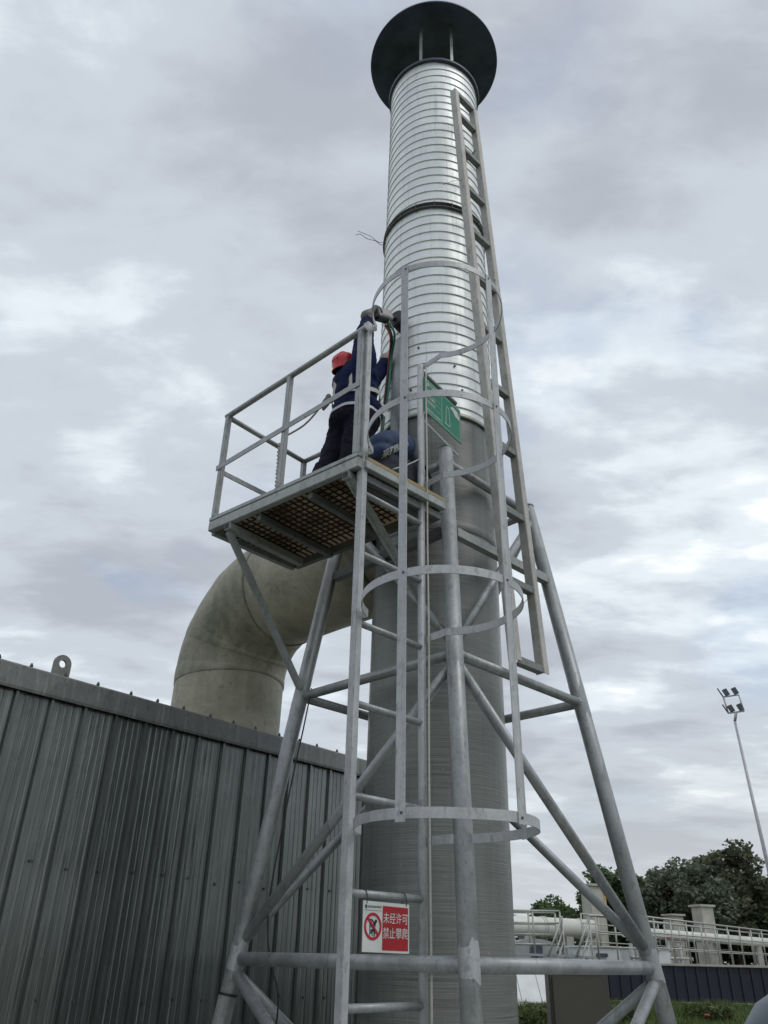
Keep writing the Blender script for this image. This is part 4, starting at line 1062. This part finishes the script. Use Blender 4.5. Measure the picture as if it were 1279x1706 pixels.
# low white covers and arched shed
ar = thing('arched_cover', (5.0, 28.6, GB), 'small pale arched tank cover with a dark vent opening', 'cover')
bm = NB(); n = 20; A0 = [(1.05 * math.cos(PI * k / n), 1.0 + .62 * math.sin(PI * k / n)) for k in range(n + 1)]
prism(bm, [(-1.05, 0)] + [(x, y) for x, y in A0[::-1]] + [(1.05, 0)], 2.2, Matrix(((1, 0, 0, 5.05), (0, 0, 1, 28.2), (0, 1, 0, GB), (0, 0, 0, 1)))); part('shell', bm, 'grey_frp_small', ar)
bm = NB(); box(bm, (5.1, 28.18, GB + 1.25), (.34, .05, .36)); part('vent', bm, 'dark_steel', ar)
for x, y, sx, zt, lab in ((3.6, 29.0, 1.7, 2.22, 'white boxy cover beside the arched tank cover'), (6.9, 28.3, 1.3, 1.98, 'white flat-topped box between the stair rails'), (9.0, 30.2, 1.4, 2.0, 'white flat-topped box seen below the walkway rail')):
    wb = thing('white_box', (x, y, GB), lab, 'box'); bm = NB(); box(bm, (x, y, (GB + zt) / 2), (sx, 1.2, zt - GB), .1); part('case', bm, 'white_panel', wb, .02)
    bm = NB(); box(bm, (x, y, zt + .02), (sx + .1, 1.3, .05), .1); part('lid', bm, 'white_panel', wb, .01)
    bm = NB(); box(bm, (x + .1, y - .64, zt - .2), (.35, .04, .1), .1); part('vent', bm, 'dark_steel', wb)
sp = thing('sloping_white_panels', (3.6, 22.6, GB), 'sloping row of white panels on a concrete edge beside the chimney', 'panels')
for k in range(5):
    bm = NB(); x = 2.2 + k * .5; hexa(bm, [(x, 22.9, .68), (x + .485, 22.9, .68), (x + .485, 23.7, 1.30), (x, 23.7, 1.30), (x, 22.9, .71), (x + .485, 22.9, .71), (x + .485, 23.7, 1.33), (x, 23.7, 1.33)]); part('panel', bm, 'white_panel', sp)
bm = NB(); box(bm, (3.5, 23.3, .62), (3.2, 1.4, .1)); part('concrete_edge', bm, 'concrete_pale', sp, .01)

# light mast
ms = thing('flood_light_mast', (13.3, 29.1, GB), 'tall slim lamp mast carrying a frame of four floodlights', 'lamp post')
top = V((13.19, 29.14, 9.75)); base = V((13.42, 29.05, GB))
bm = NB(); tube(bm, base, base.lerp(top, .97), .085, 14, .045); part('mast', bm, 'flood_metal', ms)
fr_x = V((.80, -.60, 0)); fr_z = V((-.12, .0, 1)).normalized(); fc = top + Z * .36 + fr_x * .08
hw, hh = .28, .31
cs = [fc + fr_x * a * hw + fr_z * b * hh for a, b in ((-1, -1), (1, -1), (1, 1), (-1, 1))]
for i in range(4):
    bm = NB(); tube(bm, cs[i], cs[(i + 1) % 4], .03, 8); part('lamp_frame', bm, 'flood_metal', ms)
bm = NB(); tube(bm, base.lerp(top, .97), fc - fr_z * hh, .05, 10); part('mast_neck', bm, 'flood_metal', ms)
for b in (-1, 1):
    for a in (-.55, .62):
        c = fc + fr_x * a * hw + fr_z * b * hh + Z * .16; bm = NB(); up = (Z + V((-.35, .2, 0))).normalized()
        bar(bm, c - up * .13, c + up * .13, .18, .07, V((.1, 1, .35))); h = part('flood_light', bm, 'lamp_glass', ms, .01)
    bm = NB(); q = fc - fr_x * hw + fr_z * b * hh; tube(bm, q, q + V((-.14, .05, .34)), .025, 8); part('lamp_arm', bm, 'bolt', ms)

# ------------------------------------------------------------------ trees
def tree(x, y, h, rad_, leafm, label, nleaf, seed, ls=.2, zc=.62, flat=.8):
    r = random.Random(seed); base = V((x, y, GB - .05))
    t = thing('broadleaf_tree', base, label, 'tree', 'trees beyond the yard')
    bm = NB(); hub = base + V((r.uniform(-.2, .2), r.uniform(-.2, .2), h * .38))
    path(bm, smooth_pts([base, base.lerp(hub, .5) + V((r.uniform(-.1, .1), 0, 0)), hub], 4), [.03 * h - .0022 * h * i for i in range(9)], 9)
    tips = []
    for k in range(8):
        a = 2 * PI * k / 8 + r.uniform(-.3, .3); e_ = r.uniform(.35, 1.0)
        p = base + V((math.cos(a) * rad_ * .75 * e_, math.sin(a) * rad_ * .75 * e_, h * r.uniform(.55, .95)))
        m1 = hub.lerp(p, .5) + V((0, 0, h * .04))
        path(bm, smooth_pts([hub, m1, p], 3), [.013 * h - .0016 * h * i for i in range(7)], 6); tips.append(p)
        for _ in range(3):
            q = m1.lerp(p, r.uniform(.2, .9)) + V((r.uniform(-1, 1), r.uniform(-1, 1), r.uniform(-.2, .9))) * rad_ * .33
            path(bm, [m1.lerp(p, .4), q], [.004 * h, .0015 * h], 5); tips.append(q)
    part('trunk', bm, 'bark', t)
    # leaf clumps spread through the crown volume
    cl_ = []
    for p in tips: cl_.append((p, r.uniform(.16, .30) * rad_))
    for _ in range(40):
        while True:
            u = V((r.uniform(-1, 1), r.uniform(-1, 1), r.uniform(-1, 1)))
            if u.length < 1: break
        p = base + V((u.x * rad_, u.y * rad_, h * zc + u.z * h * (1 - zc) * flat)); cl_.append((p, r.uniform(.12, .3) * rad_))
    vs_, fs_ = [], []
    tot = sum(c[1] ** 2 for c in cl_)
    for p, cr in cl_:
        for _ in range(int(nleaf * cr * cr / tot)):
            u = V((r.gauss(0, 1), r.gauss(0, 1), r.gauss(0, 1))).normalized() * cr * r.uniform(.35, 1.08) ** .7
            c = p + V((u.x, u.y, u.z * .75)); s = ls * r.uniform(.55, 1.25)
            a = V((r.gauss(0, 1), r.gauss(0, 1), r.gauss(0, .6))).normalized(); b = a.cross(V((r.gauss(0, 1), r.gauss(0, 1), r.gauss(0, 1)))).normalized()
            i = len(vs_); vs_ += [c - a * s * .5, c + b * s * .28 , c + a * s * .5, c - b * s * .28]; fs_.append((i, i + 1, i + 2, i + 3))
    me = bpy.data.meshes.new('crown'); me.from_pydata([tuple(v_) for v_ in vs_], [], fs_); me.materials.append(mat(leafm))
    o = bpy.data.objects.new('crown', me); COL.objects.link(o); o.parent = t; o.matrix_parent_inverse = Matrix.Translation(-t.location); o['kind'] = 'stuff'
    return t
tree(12.2, 43.6, 5.3, 2.3, 'leaf_dark', 'dark broadleaf tree right behind the slender yellow-striped column', 9000, 1, .26, .55)
tree(14.4, 41.6, 5.8, 2.6, 'leaf_blossom', 'tree with grey-green speckled crown standing beside the tallest dark tree', 10000, 2, .26, .52)
tree(17.3, 42.4, 6.0, 2.8, 'leaf_bronze', 'tall tree with bronze tinted crown just behind the lamp mast', 10000, 3, .27, .56)
tree(20.2, 43.0, 5.0, 2.8, 'leaf_dark', 'tallest dark green tree rising past the foot of the lamp mast', 10000, 4, .27, .55)
tree(23.4, 44.5, 5.2, 2.7, 'leaf_mid', 'mid-green tree at the end of the row past the lamp mast', 8000, 5, .27, .55)
tree(10.4, 50.5, 4.2, 2.0, 'leaf_mid', 'bright green bushy tree between the white pipe and the slender column', 6000, 6, .26, .5)
tree(5.9, 52.0, 4.0, 1.9, 'leaf_dark', 'small dark tree peeping out beside the chimney above the white pipe', 5000, 7, .26, .55)
tree(8.0, 56.0, 3.6, 1.9, 'leaf_bronze', 'low far tree above the white pipe with thin bronze foliage', 5000, 8, .26, .55)
tree(13.3, 47.5, 5.9, 2.6, 'leaf_mid', 'mid-green tree filling the gap behind the speckled crown', 7000, 9, .28, .5)
tree(18.8, 47.5, 5.5, 3.0, 'leaf_dark', 'broad dark tree at the back of the row', 8000, 10, .28, .5)

for i_, (x_, y_, h_, lab) in enumerate(((9.3, 46.5, 2.3, 'low hedge bush below the bright green tree'), (12.6, 46.2, 2.5, 'low hedge bush at the foot of the dark broadleaf tree'), (15.8, 45.4, 2.6, 'low hedge bush between the speckled and bronze trees'), (18.6, 45.2, 2.5, 'low hedge bush at the foot of the bronze tree'), (21.4, 46.0, 2.6, 'low hedge bush at the foot of the tallest dark tree'), (24.4, 47.0, 2.6, 'low hedge bush closing the end of the tree row'))):
    t_ = tree(x_, y_, h_, 2.1, ('leaf_dark', 'leaf_mid')[i_ % 2], lab, 4500, 40 + i_, .26, .42, .95)
    t_.name = 'hedge_bush'; t_['category'] = 'bush'; t_['group'] = 'bushes under the trees'
# valves and risers on the pipe rack behind the walkway
vr = thing('valve_rack', (9.6, 29.6, GB), 'cluster of grey risers and red valve wheels behind the walkway start', 'pipework')
for k in range(5):
    x_ = 8.3 + k * .55; y_ = 29.0 + k * .45
    bm = NB(); tube(bm, (x_, y_, GB), (x_, y_, 2.15 + .12 * (k % 2)), .06, 10); rs_ = part('riser', bm, 'grey_frp_small', vr)
    bm = NB(); lathe(bm, [(.13, 0), (.15, .012), (.13, .024), (.115, .012), (.13, 0)], 20, Matrix.Translation((x_, y_, 2.22 + .12 * (k % 2)))); part('valve_wheel', bm, 'sign_ring' if k % 2 else 'galvanised_dark', rs_)
    bm = NB(); tube(bm, (x_ - .08, y_ - .1, 1.75), (x_ + .5, y_ + .35, 1.75), .045, 8); part('branch_pipe', bm, 'stainless', vr)

# ------------------------------------------------------------------ grass and weeds
vs_, fs_ = [], []; r = random.Random(3)
for _ in range(26000):
    x, y = r.uniform(2.5, 14), 24.9 - 7 * r.random() ** 1.6
    z = gz(x, y); h = r.uniform(.06, .2) * (1 + .6 * noise.noise(V((x, y, 0)))); a = r.uniform(0, 2 * PI); wd = .012; lx, ly = math.cos(a) * h * .5, math.sin(a) * h * .5
    i = len(vs_); vs_ += [(x - wd, y, z), (x + wd, y, z), (x + lx, y + ly, z + h)]; fs_.append((i, i + 1, i + 2))
me = bpy.data.meshes.new('grass'); me.from_pydata(vs_, [], fs_); me.materials.append(mat('grass_blade'))
o = bpy.data.objects.new('grass', me); COL.objects.link(o); stuff(o); o['label'] = 'short green grass on the bank below the navy wall'; o['category'] = 'grass'
def weed(x, y, h, rr, n, seed, label):
    r = random.Random(seed); vs_, fs_ = [], []; z0 = gz(x, y)
    t = thing('weed_clump', (x, y, z0), label, 'plant', 'weeds on the bank')
    bm = NB()
    for _ in range(10):
        a = r.uniform(0, 2 * PI); d = r.uniform(0, rr); path(bm, [(x + d * .3 * math.cos(a), y + d * .3 * math.sin(a), z0), (x + d * math.cos(a), y + d * math.sin(a), z0 + h * r.uniform(.6, 1))], [.008, .003], 4)
    part('stems', bm, 'weed_leaf', t)
    for _ in range(n):
        a = r.uniform(0, 2 * PI); d = rr * math.sqrt(r.random()); zz_ = z0 + h * r.random() ** .8; c = V((x + d * math.cos(a), y + d * math.sin(a), zz_)); s = r.uniform(.04, .11)
        u = V((r.gauss(0, 1), r.gauss(0, 1), r.gauss(0, .8))).normalized(); b = u.cross(V((r.gauss(0, 1), r.gauss(0, 1), r.gauss(0, 1)))).normalized()
        i = len(vs_); vs_ += [c - u * s, c + b * s * .35, c + u * s, c - b * s * .35]; fs_.append((i, i + 1, i + 2, i + 3))
    me = bpy.data.meshes.new('leaves'); me.from_pydata([tuple(v_) for v_ in vs_], [], fs_); me.materials.append(mat('weed_leaf'))
    o = bpy.data.objects.new('leaves', me); COL.objects.link(o); o.parent = t; o.matrix_parent_inverse = Matrix.Translation(-t.location); o['kind'] = 'stuff'
weed(3.0, 18.6, .42, .6, 900, 1, 'leafy weed clump growing beside the chimney foot below the white panels')
weed(3.7, 19.4, .40, .5, 700, 2, 'leafy weed clump against the left side of the grey cabinet')
weed(5.3, 20.2, .36, .5, 700, 3, 'straggly weed clump between the grey cabinet and the tower leg brace')
weed(7.6, 21.0, .30, .55, 600, 4, 'low weed clump just right of the tower leg foot')
# red flower head by the tower leg
fw = thing('red_flower', (7.05, 19.6, gz(7, 19.6)), 'single red flower among the grass by the tower leg', 'flower')
bm = NB(); z0 = gz(7, 19.6); tube(bm, (7.05, 19.6, z0), (7.05, 19.6, z0 + .24), .008, 6); part('stem', bm, 'weed_leaf', fw)
for k in range(7):
    a = 2 * PI * k / 7; bm = NB(); ellip(bm, (7.05 + .03 * math.cos(a), 19.6 + .03 * math.sin(a), z0 + .26), (.03, .03, .022)); part('petal', bm, 'sign_red', fw)
